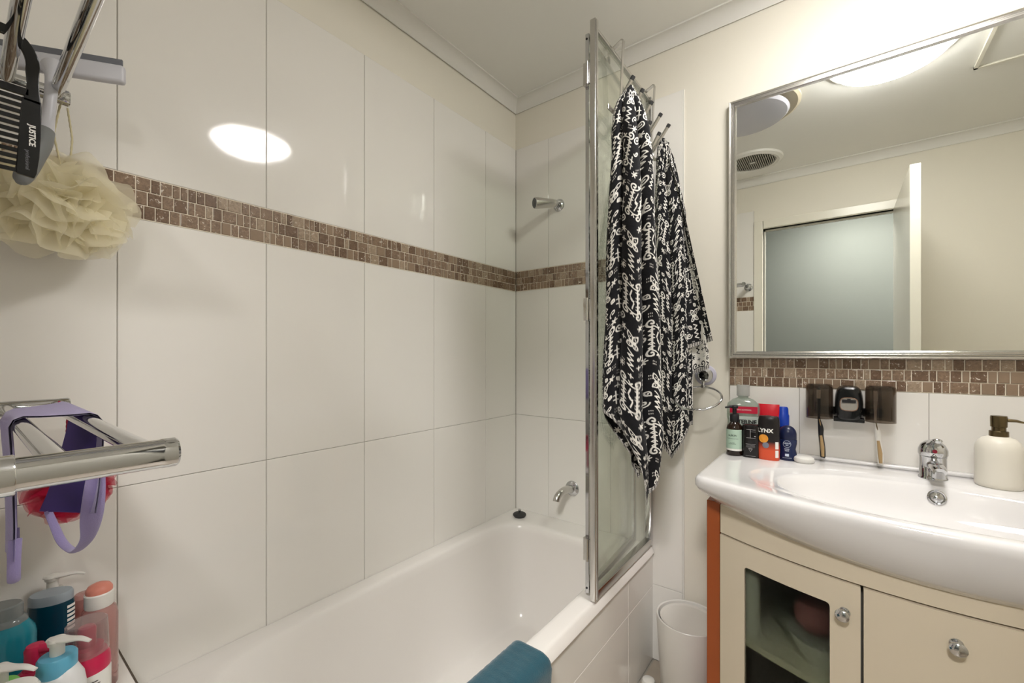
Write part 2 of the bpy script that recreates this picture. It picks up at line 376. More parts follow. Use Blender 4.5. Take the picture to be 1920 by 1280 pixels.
mb = MB(); mb.box((VX-.016, VY-.010, ZC+H-.0145), (VX+.016, VY+.010, ZC+H-.012)).box((VX-.009, VY-.004, ZC+H-.0155), (VX+.009, VY+.004, ZC+H-.0144)); mb.build('badge', M['white'], t, smooth=False)
t = thing('ceiling_hatch', 'square white access hatch with a raised frame on the ceiling', 'hatch', (.73, .93, ZC+H))
mb = MB()
for a, b in (((.45,.66),(.462,1.2)), ((1.0,.66),(1.012,1.2)), ((.45,.66),(1.012,.672)), ((.45,1.188),(1.012,1.2))): mb.box((*a, ZC+H-.010), (*b, ZC+H))
mb.build('frame', M['gloss_trim'], t, smooth=False)
mb = MB(); mb.box((.464, .674, ZC+H-.004), (.998, 1.186, ZC+H)); mb.build('panel', M['ceil'], t, smooth=False)
# ------------------------------------------------------------------ bath
def srect(cx, cy, hx, hy, pw, n=128):
    out = []
    for j in range(n):
        a = 2*math.pi*j/n; c, s = math.cos(a), math.sin(a); k = (abs(c)**pw+abs(s)**pw)**(-1/pw); out.append((cx+hx*k*c, cy+hy*k*s))
    return out
def lerp(a, b, t): return a+(b-a)*t
ZR = H-.737
t = thing('bathtub', 'white enamel bath built in along the tiled wall', 'bathtub', (-.91, .93, ZR-.40))
mb = MB(); rs = []
x0, x1, y0, y1 = XA+.001, -.584, .221, YB-.001
ocx, ocy, ohx, ohy = (x0+x1)/2, (y0+y1)/2, (x1-x0)/2, (y1-y0)/2
def ring(cx, cy, hx, hy, pw, z): return [(x, y, z) for x, y in srect(cx, cy, hx, hy, pw)]
lo = ring(ocx+.008, ocy, ohx+.008, ohy, 200, ZR-.030)
rs = [lo, ring(ocx+.003, ocy, ohx+.003, ohy, 120, ZR-.006), ring(ocx, ocy, ohx-.001, ohy, 80, ZR-.001), ring(ocx-.001, ocy, ohx-.006, ohy-.003, 60, ZR)]
icx, icy, ihx, ihy = -.911, .935, .277, .600
rs += [ring(icx, icy, ihx+.010, ihy+.010, 7, ZR), ring(icx, icy, ihx, ihy, 6, ZR-.001), ring(icx, icy, ihx-.006, ihy-.006, 6, ZR-.004), ring(icx, icy, ihx-.012, ihy-.013, 5.5, ZR-.012)]
bx0, bx1, by0, by1 = -1.075, -.735, .80, 1.43
N = 24; bcx = -.905
for i in range(1, N+1):
    f = i/N; g = f**1.0; zf = ZR-.012-.37*math.sin(f*math.pi/2)**1.0*1.0
    k = 1-math.cos(f*math.pi/2); k2 = f*.55+.45*k
    X0 = lerp(icx-ihx+.012, bx0, k2*.9+.1*f); X1 = lerp(icx+ihx-.012, bx1, k2); Y0 = lerp(icy-ihy+.013, by0, f*.8+.2*k); Y1 = lerp(icy+ihy-.013, by1, k)
    q = ring((X0+X1)/2, (Y0+Y1)/2, (X1-X0)/2, (Y1-Y0)/2, lerp(5.5, 6.5, min(1, f*2)), zf); tp = .52*math.sin(min(1, f*1.5)*math.pi/2)
    rs.append([(bcx+(x-bcx)*(1-tp*max(0, min(1, (.98-y)/.62))), y, z) for x, y, z in q])
zb = rs[-1][0][2]
last = rs[-1]
for f in (.92, .6, .3, .05): rs.append([(lerp(bcx, x, f), lerp(1.2, y, f), zb-.008*(1-f)-.002) for x, y, z in last])
mb.rings(rs, False, True); o = mb.build('shell', M['tub'], t, ang=60)
mb = MB(); mb.lathe([(.0, .004), (.022, .004), (.03, .002), (.032, 0), (.03, -.004)], (-.905, 1.36, zb-.004)); mb.build('waste', M['chrome'], t)
mb = MB()
mb.lathe([(0, 0), (.024, 0), (.027, .004), (.030, .008), (.030, .012), (.026, .016), (.008, .019), (.004, .020), (.004, .024)], (-1.155, 1.567, ZR))
pg = tag(mb.build('bath_plug', M['rubber']), 'black rubber bath plug lying on the rim in the tiled corner', 'plug')
mb = MB(); mb.lathe([(0, 0), (.005, .001), (.007, .007), (.005, .012), (0, .013)], (-1.155, 1.567, ZR+.023)); mb.build('pull_knob', M['chrome'], pg)
# shower rose and bath spout
t = thing('shower_rose', 'small chrome shower head on the tiled end wall above the mosaic', 'shower head', (-.998, YB, .667+H))
mb = MB(); mb.lathe([(0, .012), (.018, .012), (.027, .004), (.028, 0)], (-.998, YB, .667+H), axis=(0,-1,0)); mb.lathe([(.009, 0), (.009, .03)], (-.998, YB, .667+H), axis=(0,-1,0)); mb.lathe([(0, -.016), (.011, -.012), (.016, 0), (.011, .012), (0, .016)], (-.998, 1.622, .667+H), axis=(0,-1,0)); mb.build('wall_flange', M['chrome'], t)
ax = Vector((-.055, -.088, -.012)).normalized(); P0 = Vector((-.998, 1.618, .667+H))
mb = MB(); mb.lathe([(.010, -.005), (.015, 0), (.018, .012), (.021, .05), (.024, .085), (.024, .098), (.021, .100)], P0, axis=ax, n=36); mb.build('head', M['chrome_d'], t)
mb = MB(); mb.lathe([(.021, 0), (.021, .002), (.014, .0035), (.013, .002), (.009, .002), (.008, .004), (0, .004)], P0+ax*.099, axis=ax); mb.build('spray_face', col('grey nozzle rubber', (96, 98, 98), .5), t)
t = thing('bath_spout', 'chrome bath spout low on the tiled end wall', 'tap', (-.93, YB, -.587+H))
mb = MB(); mb.lathe([(0, .012), (.022, .011), (.032, .004), (.033, 0)], (-.93, YB, -.587+H), axis=(0,-1,0)); mb.build('wall_flange', M['chrome'], t)
mb = MB(); z = -.587+H
mb.tube([(-.93, 1.648, z-.002), (-.931, 1.62, z+.004), (-.932, 1.59, z+.006), (-.934, 1.562, z+.003), (-.936, 1.542, z-.006), (-.937, 1.532, z-.018), (-.937, 1.529, z-.026)], [.017, .0165, .016, .015, .0145, .014, .0135], n=20); mb.build('spout', M['chrome_d'], t)
# ------------------------------------------------------------------ bath screen
t = thing('shower_screen', 'chrome framed glass bath screen folded back over the bath rim', 'shower screen', (-.59, 1.4, ZR))
ZT = .985+H
mb = MB(); mb.box((-.591, 1.155, ZR+.002), (-.573, 1.173, ZT+.012), .002).box((-.5735, 1.159, ZR+.01), (-.5705, 1.169, ZT+.008)); mb.build('stile', M['chrome_d'], t)
mb = MB(); mb.box((-.598, 1.628, ZR+.002), (-.574, 1.6505, ZT+.004), .002); mb.build('stile', M['chrome'], t)
mb = MB(); mb.box((-.595, 1.173, ZT-.010), (-.579, 1.628, ZT), .001); mb.build('top_rail', M['chrome_d'], t)
mb = MB(); mb.box((-.599, 1.173, ZR+.002), (-.573, 1.628, ZR+.030), .003); mb.build('bottom_rail', M['chrome_d'], t)
mb = MB(); mb.box((-.589, 1.172, ZR+.028), (-.5845, 1.630, ZT-.008)); mb.build('glass_pane', M['glass'], t, smooth=False)
# folding leaf, swung back inside the bath
def leaf(a, b, z0, z1, th):
    A, B = Vector((-.607, 1.168, 0)), Vector((-.634, 1.602, 0)); d = (B-A).normalized(); n = Vector((d.y, -d.x, 0)); m = MB()
    vs = []
    for z in (z0, z1):
        for q, s in ((a, -1), (b, -1), (b, 1), (a, 1)): p = A+d*q+n*s*th/2; vs.append((p.x, p.y, z))
    m.add(vs, [(0,1,2,3), (7,6,5,4), (0,4,5,1), (1,5,6,2), (2,6,7,3), (3,7,4,0)]); return m
for a, b in ((0, .014), (.432, .452)): leaf(a, b, ZR+.014, ZT-.014, .012).build('folding_stile', M['chrome'], t, smooth=False, bevel=.0015)
leaf(.014, .432, ZR+.016, ZR+.036, .016).build('folding_rail', M['chrome_d'], t, smooth=False, bevel=.0015)
leaf(.014, .432, ZT-.024, ZT-.014, .014).build('folding_rail', M['chrome_d'], t, smooth=False, bevel=.0015)
leaf(.012, .434, ZR+.03, ZT-.02, .0045).build('folding_glass', M['glass'], t, smooth=False)
for z in (.842, .135, -.585):
    mb = MB(); mb.box((-.614, 1.156, z+H-.034), (-.602, 1.1675, z+H+.034), .001).box((-.602, 1.158, z+H-.030), (-.590, 1.166, z+H+.030), .001)
    mb.lathe([(.004, -.034), (.004, .034)], (-.600, 1.154, z+H), n=14); mb.build('hinge', M['chrome_d'], t)
for z in (ZT-.03, ZR+.03):
    mb = MB(); mb.lathe([(0, .0012), (.003, .001), (.0034, 0)], (-.608, 1.1675, z), axis=(0,-1,0), n=14); mb.build('screw', M['rubber'], t)
# ------------------------------------------------------------------ over-screen hook rack
t = thing('hook_rack', 'chrome hook rack hanging over the top of the glass screen', 'hook rack', (-.56, 1.43, .76+H))
for y in (1.312, 1.603):
    mb = MB(); path = [(-.602, y, ZT-.028), (-.602, y, ZT+.003), (-.600, y, ZT+.006), (-.556, y, ZT+.026), (-.551, y, ZT+.024), (-.556, y, ZT-.06), (-.562, y, .80+H), (-.567, y, .735+H), (-.562, y, .712+H)]
    rs = []
    for i, p in enumerate(path):
        p = Vector(p); a = Vector(path[max(i-1, 0)]); b = Vector(path[min(i+1, len(path)-1)]); d = (b-a).normalized(); n = Vector((-d.z, 0, d.x))*.0012
        rs.append([p+n+Vector((0,-.0075,0)), p+n+Vector((0,.0075,0)), p-n+Vector((0,.0075,0)), p-n+Vector((0,-.0075,0))])
    mb.rings(rs); mb.build('bracket', M['chrome_d'], t, smooth=False)
mb = MB(); mb.box((-.5655, 1.22, .752+H), (-.5615, 1.625, .768+H), .001); mb.build('cross_bar', M['chrome_d'], t, smooth=False)
for y in (1.257, 1.337, 1.42, 1.511, 1.600):
    mb = MB(); P = [(-.498, .842), (-.520, .812), (-.541, .784), (-.553, .764), (-.556, .748), (-.553, .738), (-.545, .731), (-.535, .730), (-.525, .739), (-.506, .774)]
    P1 = [(-.498, .842), (-.520, .812), (-.541, .784), (-.551, .768), (-.5585, .760)]
    P2 = [(-.5585, .752), (-.556, .738), (-.548, .729), (-.537, .729), (-.526, .740), (-.514, .759), (-.503, .777)]
    mb.tube([(x, y, z+H) for x, z in P1], .0062, n=14); mb.tube([(x, y, z+H) for x, z in P2], .0062, n=14)
    hk = mb.build('hook', M['chrome_d'], t)
    for (ax_, az), (bx_, bz) in ((P1[1], P1[0]), (P2[-2], P2[-1])):
        A, B = Vector((ax_, y, az+H)), Vector((bx_, y, bz+H)); d = (B-A).normalized(); m = MB(); m.lathe([(.0067, -.009), (.0070, 0), (.0064, .003), (0, .004)], B, axis=d, n=14); m.build('tip_cap', M['rubber'], hk)
# ------------------------------------------------------------------ patterned towels
PW, PH, PS = .150, .250, .00125
def make_pattern():
    nx, ny = int(PW/PS), int(PH/PS); Mk = np.zeros((ny, nx))
    def stamp(x, y, r):
        cx, cy, rr = x/1.25, y/1.25, r/1.25; k = int(rr)+2
        for j in range(-k, k+1):
            for i in range(-k, k+1):
                a, b = int(round(cx))+i, int(round(cy))+j; d = math.hypot(a-cx, b-cy); v = max(0, min(1, rr-d+.5))
                if v > Mk[b % ny, a % nx]: Mk[b % ny, a % nx] = v
    def line(pts, r=1.7):
        for (a, b), (c, d) in zip(pts[:-1], pts[1:]):
            n = max(1, int(math.hypot(c-a, d-b)/.9))
            for i in range(n+1): stamp(a+(c-a)*i/n, b+(d-b)*i/n, r)
    def spiral(cx, cy, R0, a0, dr, turns=1.1, r=2.0):
        line([(cx+R0*(1-i/46)*math.cos(a0+dr*i/40*turns*6.28), cy+R0*(1-i/46)*math.sin(a0+dr*i/40*turns*6.28)) for i in range(41)], r)
    def leaf_(cx, cy, L, a):
        ca, sa = math.cos(a), math.sin(a)
        for s in (1, -1): line([(cx+L*k/12*ca-s*L*.28*math.sin(math.pi*k/12)*sa, cy+L*k/12*sa+s*L*.28*math.sin(math.pi*k/12)*ca) for k in range(13)], 1.5)
        stamp(cx+L*.5*ca, cy+L*.5*sa, 2)
    def zig(x, y, n, w_, h_, r=1.6): line([(x+(w_ if i % 2 else 0), y+h_*i) for i in range(n)], r)
    def panel(cx, cy, hw, hh):
        for s in (-1, 1):
            line([(cx+s*hw, cy-hh), (cx+s*hw, cy+hh)], 1.8)
            for q in range(5):
                yy = cy-hh+8+q*(2*hh-16)/4; line([(cx+s*hw, yy), (cx+s*(hw-5), yy+(2 if q % 2 else -2))], 1.3); line([(cx+s*(hw+2), yy), (cx+s*(hw+7), yy+3), (cx+s*(hw+2), yy+6)], 1.2)
            for e in (-1, 1):
                spiral(cx+s*(hw+1), cy+e*(hh+9), 11, (-e)*math.pi/2, s*e*1.0)
                line([(cx, cy+e*(hh+2)), (cx+s*hw, cy+e*(hh+1))], 1.7)
        line([(cx, cy-hh+7), (cx-5, cy-6), (cx, cy), (cx+5, cy+6), (cx, cy+hh-7)], 1.4); spiral(cx, cy, 5, 0, 1, 1, 1.2)
        for e in (-1, 1): line([(cx-4, cy+e*(hh+10)), (cx, cy+e*(hh+4)), (cx+4, cy+e*(hh+10))], 1.5)
    panel(30, 50, 15, 30); panel(105, 175, 15, 30)
    def cluster(x, y):
        leaf_(x, y, 22, -.9); leaf_(x, y, 22, -2.1); leaf_(x, y+4, 18, .7); leaf_(x, y+4, 18, 2.4); line([(x-8, y+1), (x+8, y+1)], 1.5)
    cluster(104, 34); cluster(32, 156)
    zig(96, 60, 8, 13, 6.5); zig(22, 182, 8, 13, 6.5); zig(62, 10, 6, 9, 6); zig(66, 130, 6, 10, 6)
    for x, y in ((66, 66), (138, 190), (62, 196), (140, 60)):
        line([(x, y), (x+3, y+34)], 1.5); line([(x-5, y+9), (x+6, y+12)], 1.4); line([(x-5, y+20), (x+7, y+24)], 1.4)
    for x, y in ((128, 18), (8, 138), (52, 118), (128, 118), (74, 230), (6, 232)):
        for k in range(6): line([(x, y), (x+8*math.cos(k*1.05), y+8*math.sin(k*1.05))], 1.4)
    for x, y in ((84, 110), (110, 110), (60, 104), (140, 105), (8, 218), (50, 232), (92, 232), (130, 236), (84, 20), (142, 5)):
        for k in range(3): line([(x+k*3.4, y), (x+k*3.4, y+3)], .8); line([(x+k*3.4, y+7), (x+k*3.4, y+10)], .8)
    spiral(76, 90, 10, 0, 1, 1.3, 1.6); spiral(2, 110, 10, 2, -1, 1.3, 1.6); spiral(142, 145, 10, 1, 1, 1.3, 1.6); spiral(72, 172, 9, 3, -1, 1.3, 1.6)
    rnd = random.Random(6)
    for rad in (10, 8):
        for _ in range(220):
            x, y = rnd.uniform(0, 150), rnd.uniform(0, 250); k = int(rad/1.25); cx, cy = int(x/1.25), int(y/1.25)
            if max(Mk[(cy+j) % ny, (cx+i) % nx] for j in range(-k, k+1) for i in range(-k, k+1)) > .3: continue
            q = rnd.randrange(3)
            if q == 0: spiral(x, y, rad-1.5, rnd.uniform(0, 6), rnd.choice((-1, 1)), 1.1, 1.5)
            elif q == 1: leaf_(x-rad*.6, y-rad*.6, rad*1.7, .8)
            else: line([(x-rad*.7, y), (x+rad*.7, y)], 1.3); line([(x, y-rad*.7), (x, y+rad*.7)], 1.3)
    return Mk
PAT = make_pattern()
def towel_mat():
    m = mat('black and white terry', (20, 20, 30), .95, sheen=.06); nt = m.node_tree; b = nt.nodes['Principled BSDF']
    at = nt.nodes.new('ShaderNodeAttribute'); at.attribute_name = 'weave'
    tc = nt.nodes.new('ShaderNodeTexCoord'); n = nt.nodes.new('ShaderNodeTexNoise'); n.inputs['Scale'].default_value = 520; n.inputs['Detail'].default_value = 2
    nt.links.new(tc.outputs['Object'], n.inputs['Vector'])
    ad = nt.nodes.new('ShaderNodeMath'); ad.operation = 'MULTIPLY_ADD'; ad.inputs[1].default_value = .55; ad.inputs[2].default_value = -.275
    nt.links.new(n.outputs['Fac'], ad.inputs[0]); sm = nt.nodes.new('ShaderNodeMath'); sm.operation = 'ADD'
    nt.links.new(at.outputs['Fac'], sm.inputs[0]); nt.links.new(ad.outputs[0], sm.inputs[1])
    cr = nt.nodes.new('ShaderNodeValToRGB'); e = cr.color_ramp.elements
    e[0].position = .22; e[0].color = (*lin((12, 12, 18)), 1); e[1].position = .62; e[1].color = (*lin((240, 237, 230)), 1)
    x = e.new(.45); x.color = (*lin((128, 124, 122)), 1)
    nt.links.new(sm.outputs[0], cr.inputs[0]); nt.links.new(cr.outputs[0], b.inputs['Base Color'])
    bp = nt.nodes.new('ShaderNodeBump'); bp.inputs['Strength'].default_value = .7; bp.inputs['Distance'].default_value = .002
    nt.links.new(n.outputs['Fac'], bp.inputs['Height']); nt.links.new(bp.outputs[0], b.inputs['Normal'])
    return m
M['towel'] = towel_mat()
def grid_np(P, S, closed):
    """P (nv,nu,3) points, S (nv,nu) weave values -> vertex/face arrays"""
    nv, nu = S.shape; i, j = np.meshgrid(np.arange(nv-1), np.arange(nu if closed else nu-1), indexing='ij'); k = (j+1) % nu
    F = np.stack([i*nu+j, i*nu+k, (i+1)*nu+k, (i+1)*nu+j], -1).reshape(-1, 4)
    return P.reshape(-1, 3), F, S.reshape(-1)
def np_mesh(name, parts, mats, origin):
    V = []; F = []; S = []; b = 0
    for p, f, s in parts: V.append(p); F.append(f+b); S.append(s); b += len(p)
    V = np.concatenate(V)-np.array(origin); F = np.concatenate(F); S = np.concatenate(S)
    me = bpy.data.meshes.new(name); me.vertices.add(len(V)); me.vertices.foreach_set('co', V.astype(np.float32).ravel())
    me.loops.add(F.size); me.loops.foreach_set('vertex_index', F.astype(np.int32).ravel())
    me.polygons.add(len(F)); me.polygons.foreach_set('loop_start', (np.arange(len(F))*4).astype(np.int32)); me.polygons.foreach_set('loop_total', np.full(len(F), 4, np.int32))
    me.update(calc_edges=True); me.validate(); me.polygons.foreach_set('use_smooth', [True]*len(me.polygons))
    a = me.attributes.new('weave', 'FLOAT', 'POINT'); a.data.foreach_set('value', S.astype(np.float32)); me.materials.append(mats)
    o = bpy.data.objects.new(name, me); C.collection.objects.link(o); o.location = origin; return o
def sample(u, v, hem):
    nx, ny = PAT.shape[1], PAT.shape[0]; x = np.mod(u/PS/.98, nx); y = np.mod(v/PS/1.12, ny)
    x0, y0 = np.floor(x).astype(int), np.floor(y).astype(int); fx_, fy_ = x-x0, y-y0; x0 %= nx; y0 %= ny; x1, y1 = (x0+1) % nx, (y0+1) % ny
    s = (PAT[y0,x0]*(1-fx_)+PAT[y0,x1]*fx_)*(1-fy_)+(PAT[y1,x0]*(1-fx_)+PAT[y1,x1]*fx_)*fy_
    rib = .47+.10*np.sin(u/.0042*2*math.pi/2)
    return np.where(hem < .013, rib, s)
def towel_body(tab, zfront, zback, c0, Ld, Dd, thick, nf, amp, ph, u0, nu=420, nv=700):
    """closed, folded hanging column. tab rows: z, lateral offset, half width. zfront/zback: bottom height against lateral -1..1"""
    tz = np.array([r[0] for r in tab])[::-1]; to = np.array([r[1] for r in tab])[::-1]; tw = np.array([r[2] for r in tab])[::-1]
    th = np.linspace(0, 2*math.pi, nu, endpoint=False); c = np.cos(th); s = np.sin(th)
    fx_, fy_ = zip(*zfront); zf = np.interp(c, fx_, fy_); fx_, fy_ = zip(*zback); zb_ = np.interp(c, fx_, fy_)
    k = np.clip(.5-s*4, 0, 1); k = k*k*(3-2*k); bot = zb_*(1-k)+zf*k          # s<0 is the side towards the room
    top = tab[0][0]; v = np.linspace(0, 1, nv)[:, None]**1.0
    Z = top+(bot[None, :]-top)*v; dn = top-Z
    W = np.interp(Z, tz, tw); O = np.interp(Z, tz, to)
    fold = np.abs(np.sin(nf*th/2+ph))**.55; wob = .35*np.sin(dn*7+1.3*th[None, :]) + .2*np.sin(dn*15+3*th[None, :])
    A = amp*np.clip(dn/.12, 0, 1)*np.clip(W/.05, .25, 1.5)
    rad = A*(fold[None, :]-.62+.25*wob)
    dep = thick*np.clip(W/.055, .2, 1.15)
    lat = O+W*c[None, :]*1.0+rad*c[None, :]*.55; dd = dep*s[None, :]+rad*s[None, :]
    zz = Z+np.where(dn < .03, .012*(1-(dn/.03)**2), 0)*(1-c[None, :]**2)
    P = np.stack([c0[0]+lat*Ld[0]+dd*Dd[0], c0[1]+lat*Ld[1]+dd*Dd[1], zz+H], -1)
    U = u0+(th/(2*math.pi))[None, :]*.45*(.70+.30*np.clip(dn/.4, 0, 1)); hem = Z-bot[None, :]
    return grid_np(P, sample(U+0*Z, dn+.02*np.sin(5*th)[None, :]*np.clip(dn*3, 0, 1), hem), True)
tabA = [(.783, -.006, .012), (.768, -.010, .024), (.745, -.012, .036), (.71, -.011, .046), (.66, -.009, .052), (.59, -.004, .055), (.43, -.003, .064), (.27, -.002, .070), (.10, .001, .074), (-.06, -.003, .080), (-.17, -.004, .082), (-.24, .008, .072), (-.30, .018, .058), (-.38, .024, .048), (-.45, .022, .044)]
pa = towel_body(tabA, [(-1, -.165), (-.75, -.19), (-.35, -.28), (-.1, -.34), (.15, -.435), (.4, -.41), (.75, -.375), (1, -.34)], [(-1, -.16), (-.3, -.33), (.1, -.38), (1, -.30)], (-.488, 1.226), (.80, .60), (-.60, .80), .036, 6, .034, .35, .0)
tag(np_mesh('bath_towel', [pa], M['towel'], (-.5, 1.232, H-.435)), 'longer black and white patterned towel hanging on the nearer hooks of the screen', 'towel')
tabB = [(.768, -.040, .012), (.752, -.040, .020), (.70, -.033, .030), (.60, -.026, .040), (.507, -.018, .050), (.315, -.010, .056), (.123, -.006, .059), (-.1, -.006, .060), (-.25, -.006, .060), (-.33, -.008, .050), (-.38, -.008, .04)]
pb = towel_body(tabB, [(-1, -.30), (-.5, -.335), (-.05, -.372), (.4, -.33), (1, -.245)], [(-1, -.28), (1, -.25)], (-.468, 1.572), (.97, .24), (-.24, .97), .026, 5, .022, .9, .04, 380, 640)
def flap(edge, bot, c0, Ld, Dd, inner, depth, u0, ph, white=False, nu=170, nv=380):
    """free hanging side of the towel; edge: z -> lateral of the outer edge"""
    ez, ex = zip(*edge[::-1]); u = np.linspace(0, 1, nu)[None, :]; v = np.linspace(0, 1, nv)[:, None]
    B = bot[0]+(bot[1]-bot[0])*u; top = edge[0][0]; Z = top+(B-top)*v; E = np.interp(Z, ez, ex)
    lat = inner+(E-inner)*u; dn = top-Z
    d = depth+.012*np.sin(u*9+ph+dn*2)*np.clip(dn*5, 0, 1)*np.sin(u*math.pi*.5)-.012*u**2
    P = np.stack([c0[0]+lat*Ld[0]+d*Dd[0], c0[1]+lat*Ld[1]+d*Dd[1], Z+H], -1)
    S = sample(u0+u*.15+0*Z, dn+.05*u, Z-B)
    if white: S = np.where(Z-B < .013, S, 1-S)
    parts = [grid_np(P, S, False)]; Q = P.copy(); Q[..., 0] += Dd[0]*.004; Q[..., 1] += Dd[1]*.004; parts.append(grid_np(Q, S, False))
    return parts
fl = flap([(.70, -.018), (.60, .008), (.507, .030), (.315, .068), (.123, .106), (.046, .122), (.0, .124)], (.000, .046), (-.468, 1.572), (.97, .24), (-.24, .97), -.02, -.016, .0, .4)
fl += flap([(.50, .02), (.315, .058), (.123, .096), (.0, .110), (-.03, .112)], (-.098, -.046), (-.468, 1.572), (.97, .24), (-.24, .97), .0, -.002, .07, 1.4, True)
tag(np_mesh('bath_towel', [pb]+fl, M['towel'], (-.468, 1.572, H-.37)), 'shorter black and white patterned towel hanging at the wall end of the screen', 'towel')
# ------------------------------------------------------------------ suction ring holder
t = thing('towel_ring', 'chrome towel ring on a suction cup beside the mirror', 'towel ring', (-.385, YB+.006, -.075+H))
c = (-.385, YB+.006, -.075+H)
mb = MB(); mb.lathe([(.037, 0), (.036, .003), (.028, .008), (.0, .010)], c, axis=(0,-1,0)); mb.build('suction_cup', col('cloudy lavender rubber', (190, 188, 204), .25), t)
mb = MB(); mb.lathe([(.026, .004), (.027, .010), (.024, .014), (.023, .018), (.020, .022), (.0185, .030), (.017, .031), (.0165, .030), (0, .030)], c, axis=(0,-1,0)); mb.tube([(-.385, 1.626, -.098+H), (-.385, 1.622, -.112+H), (-.385, 1.618, -.118+H)], .005); mb.box((-.391, 1.612, -.120+H), (-.379, 1.624, -.108+H), .002); mb.build('cup_cap', M['chrome'], t)
mb = MB(); rr = .074; al = R(27); cy, cz = 1.618-rr*math.cos(al), -.116-rr*math.sin(al)
mb.tube([(-.385+rr*math.sin(a), cy+rr*math.cos(a)*math.cos(al), cz+H+rr*math.cos(a)*math.sin(al)) for a in [2*math.pi*i/64 for i in range(64)]], .0036, n=12, closed=True); mb.build('ring', M['chrome'], t)
# ------------------------------------------------------------------ mirror
X0, X1, Z0, Z1 = XV, .685, H-.014, H+.872
t = thing('wall_mirror', 'large rectangular mirror in a ribbed chrome frame above the basin', 'mirror', ((X0+X1)/2, YB-.005, Z0))
prof = [(0, 0), (0, -.014), (.003, -.018), (.007, -.017), (.009, -.013), (.012, -.013), (.015, -.017), (.019, -.017), (.022, -.012), (.024, -.008), (.024, 0)]
mb = MB(); rs = []
for d, y in prof: rs.append([(X0+d, YB-.002+y, Z0+d), (X1-d, YB-.002+y, Z0+d), (X1-d, YB-.002+y, Z1-d), (X0+d, YB-.002+y, Z1-d)])
mb.rings(rs, False, False); mb.build('frame', M['chrome_d'], t, smooth=False)
mb = MB(); mb.box((X0+.022, YB-.010, Z0+.022), (X1-.022, YB-.004, Z1-.022)); mb.build('glass', M['mirror'], t, smooth=False)
# ------------------------------------------------------------------ vanity cabinet
CX = .19
def yf(x): return 1.15+.64*(x-CX)**2
t = thing('vanity_cabinet', 'cream bow fronted vanity cabinet with an orange wood side under the basin', 'cabinet', (CX, 1.45, 0))
def curved(x0, x1, z0, z1, off, th, n=24, hole=None, rad=.008):
    """slab following the bow front; optional rounded window (x0,x1,z0,z1)"""
    mb = MB(); P = lambda x, z, d: (x, yf(x)+off+d, z)
    if hole is None:
        xs = [lerp(x0, x1, i/n) for i in range(n+1)]
        mb.rings([[P(x, z0, 0), P(x, z1, 0), P(x, z1, th), P(x, z0, th)] for x in xs]); return mb
    def path(a, b, c, d, r, N):
        pts = []; segs = [((b-r, c+r), -90), ((b-r, d-r), 0), ((a+r, d-r), 90), ((a+r, c+r), 180)]
        cor = [[(cx+r*math.cos(R(s+q*15)), cz+r*math.sin(R(s+q*15))) for q in range(7)] for (cx, cz), s in segs]
        for i in range(4):
            pts += cor[i]; e, f = cor[i][-1], cor[(i+1) % 4][0]
            for q in range(1, N): pts.append((lerp(e[0], f[0], q/N), lerp(e[1], f[1], q/N)))
        return pts
    o = path(x0, x1, z0, z1, .001, 14); i_ = path(*hole, rad, 14)
    mid = [[(lerp(a[0], b[0], k), lerp(a[1], b[1], k)) for a, b in zip(o, i_)] for k in (0, .33, .66, 1)]
    rs = [[P(x, z, th) for x, z in o]]+[[P(x, z, 0) for x, z in m] for m in mid]+[[P(x, z, th) for x, z in i_]]
    mb.rings(rs, False, False); return mb
for a, b, nm in ((-.296, -.262, 'side_panel'), (.642, .676, 'side_panel')):
    mb = MB(); mb.add([(a, yf(-.28)-.004, .0), (b, yf(-.28)-.006, .0), (b, YB, .0), (a, YB, .0), (a, yf(-.28)-.004, H-.408), (b, yf(-.28)-.006, H-.408), (b, YB, H-.408), (a, YB, H-.408)], [(0,3,2,1),(4,5,6,7),(0,1,5,4),(1,2,6,5),(2,3,7,6),(3,0,4,7)])
    o = mb.build(nm, M['wood'], t, smooth=False, bevel=.002); o['label'] = 'orange wood side panel'
curved(-.260, .640, H-.4885, H-.409, .004, .018).build('top_rail', M['cab'], t, ang=30)
mb = MB(); mb.box((-.262, YB-.02, .08), (0.642, YB, H-.46)).box((-.262, 1.20+.1, .08), (.642, YB, .1)); mb.box((.030, 1.20, .08), (.044, YB, H-.5)); mb.box((.335, 1.2, .08), (.349, YB, H-.5)); mb.build('carcass', M['dark_in'], t, smooth=False)
curved(-.262, .642, 0, .078, .05, .016).build('plinth', M['cab'], t)
def shelf_mb(x0, x1, z0, z1, back):
    mb = MB(); xs = [lerp(x0, x1, i/16) for i in range(17)]
    mb.rings([[(x, yf(x)+.0185, z0), (x, yf(x)+.0185, z1), (x, back, z1), (x, back, z0)] for x in xs]); return mb
shelf_mb(-.262, .030, H-.762, H-.745, YB-.02).build('shelf', col('shelf white', (228, 220, 200), .4), t)
def knob(x, z, par):
    y = yf(x); n = Vector((1.28*(x-CX), -1, 0)).normalized(); mb = MB()
    mb.lathe([(.0105, 0), (.0105, .003), (.005, .005), (.005, .012), (.010, .015), (.0130, .019), (.0130, .022), (.010, .025), (.005, .0262), (0, .0265)], (x, y-.001, z), axis=n, n=32); return mb.build('knob', M['chrome'], par)
zt, zb2 = H-.4925, .082
d = curved(-.260, .0355, zb2, zt, 0, .018, hole=(-.195, -.017, .22, H-.549)).build('door', M['cab'], t, ang=30); knob(.009, H-.556, d)
curved(-.203, -.009, .212, H-.541, .0125, .004).build('door_glass', M['frost'], d)
d = curved(.0405, .3395, zb2, zt, 0, .018).build('drawer', M['cab'], t, ang=30); knob(.175, H-.5455, d)
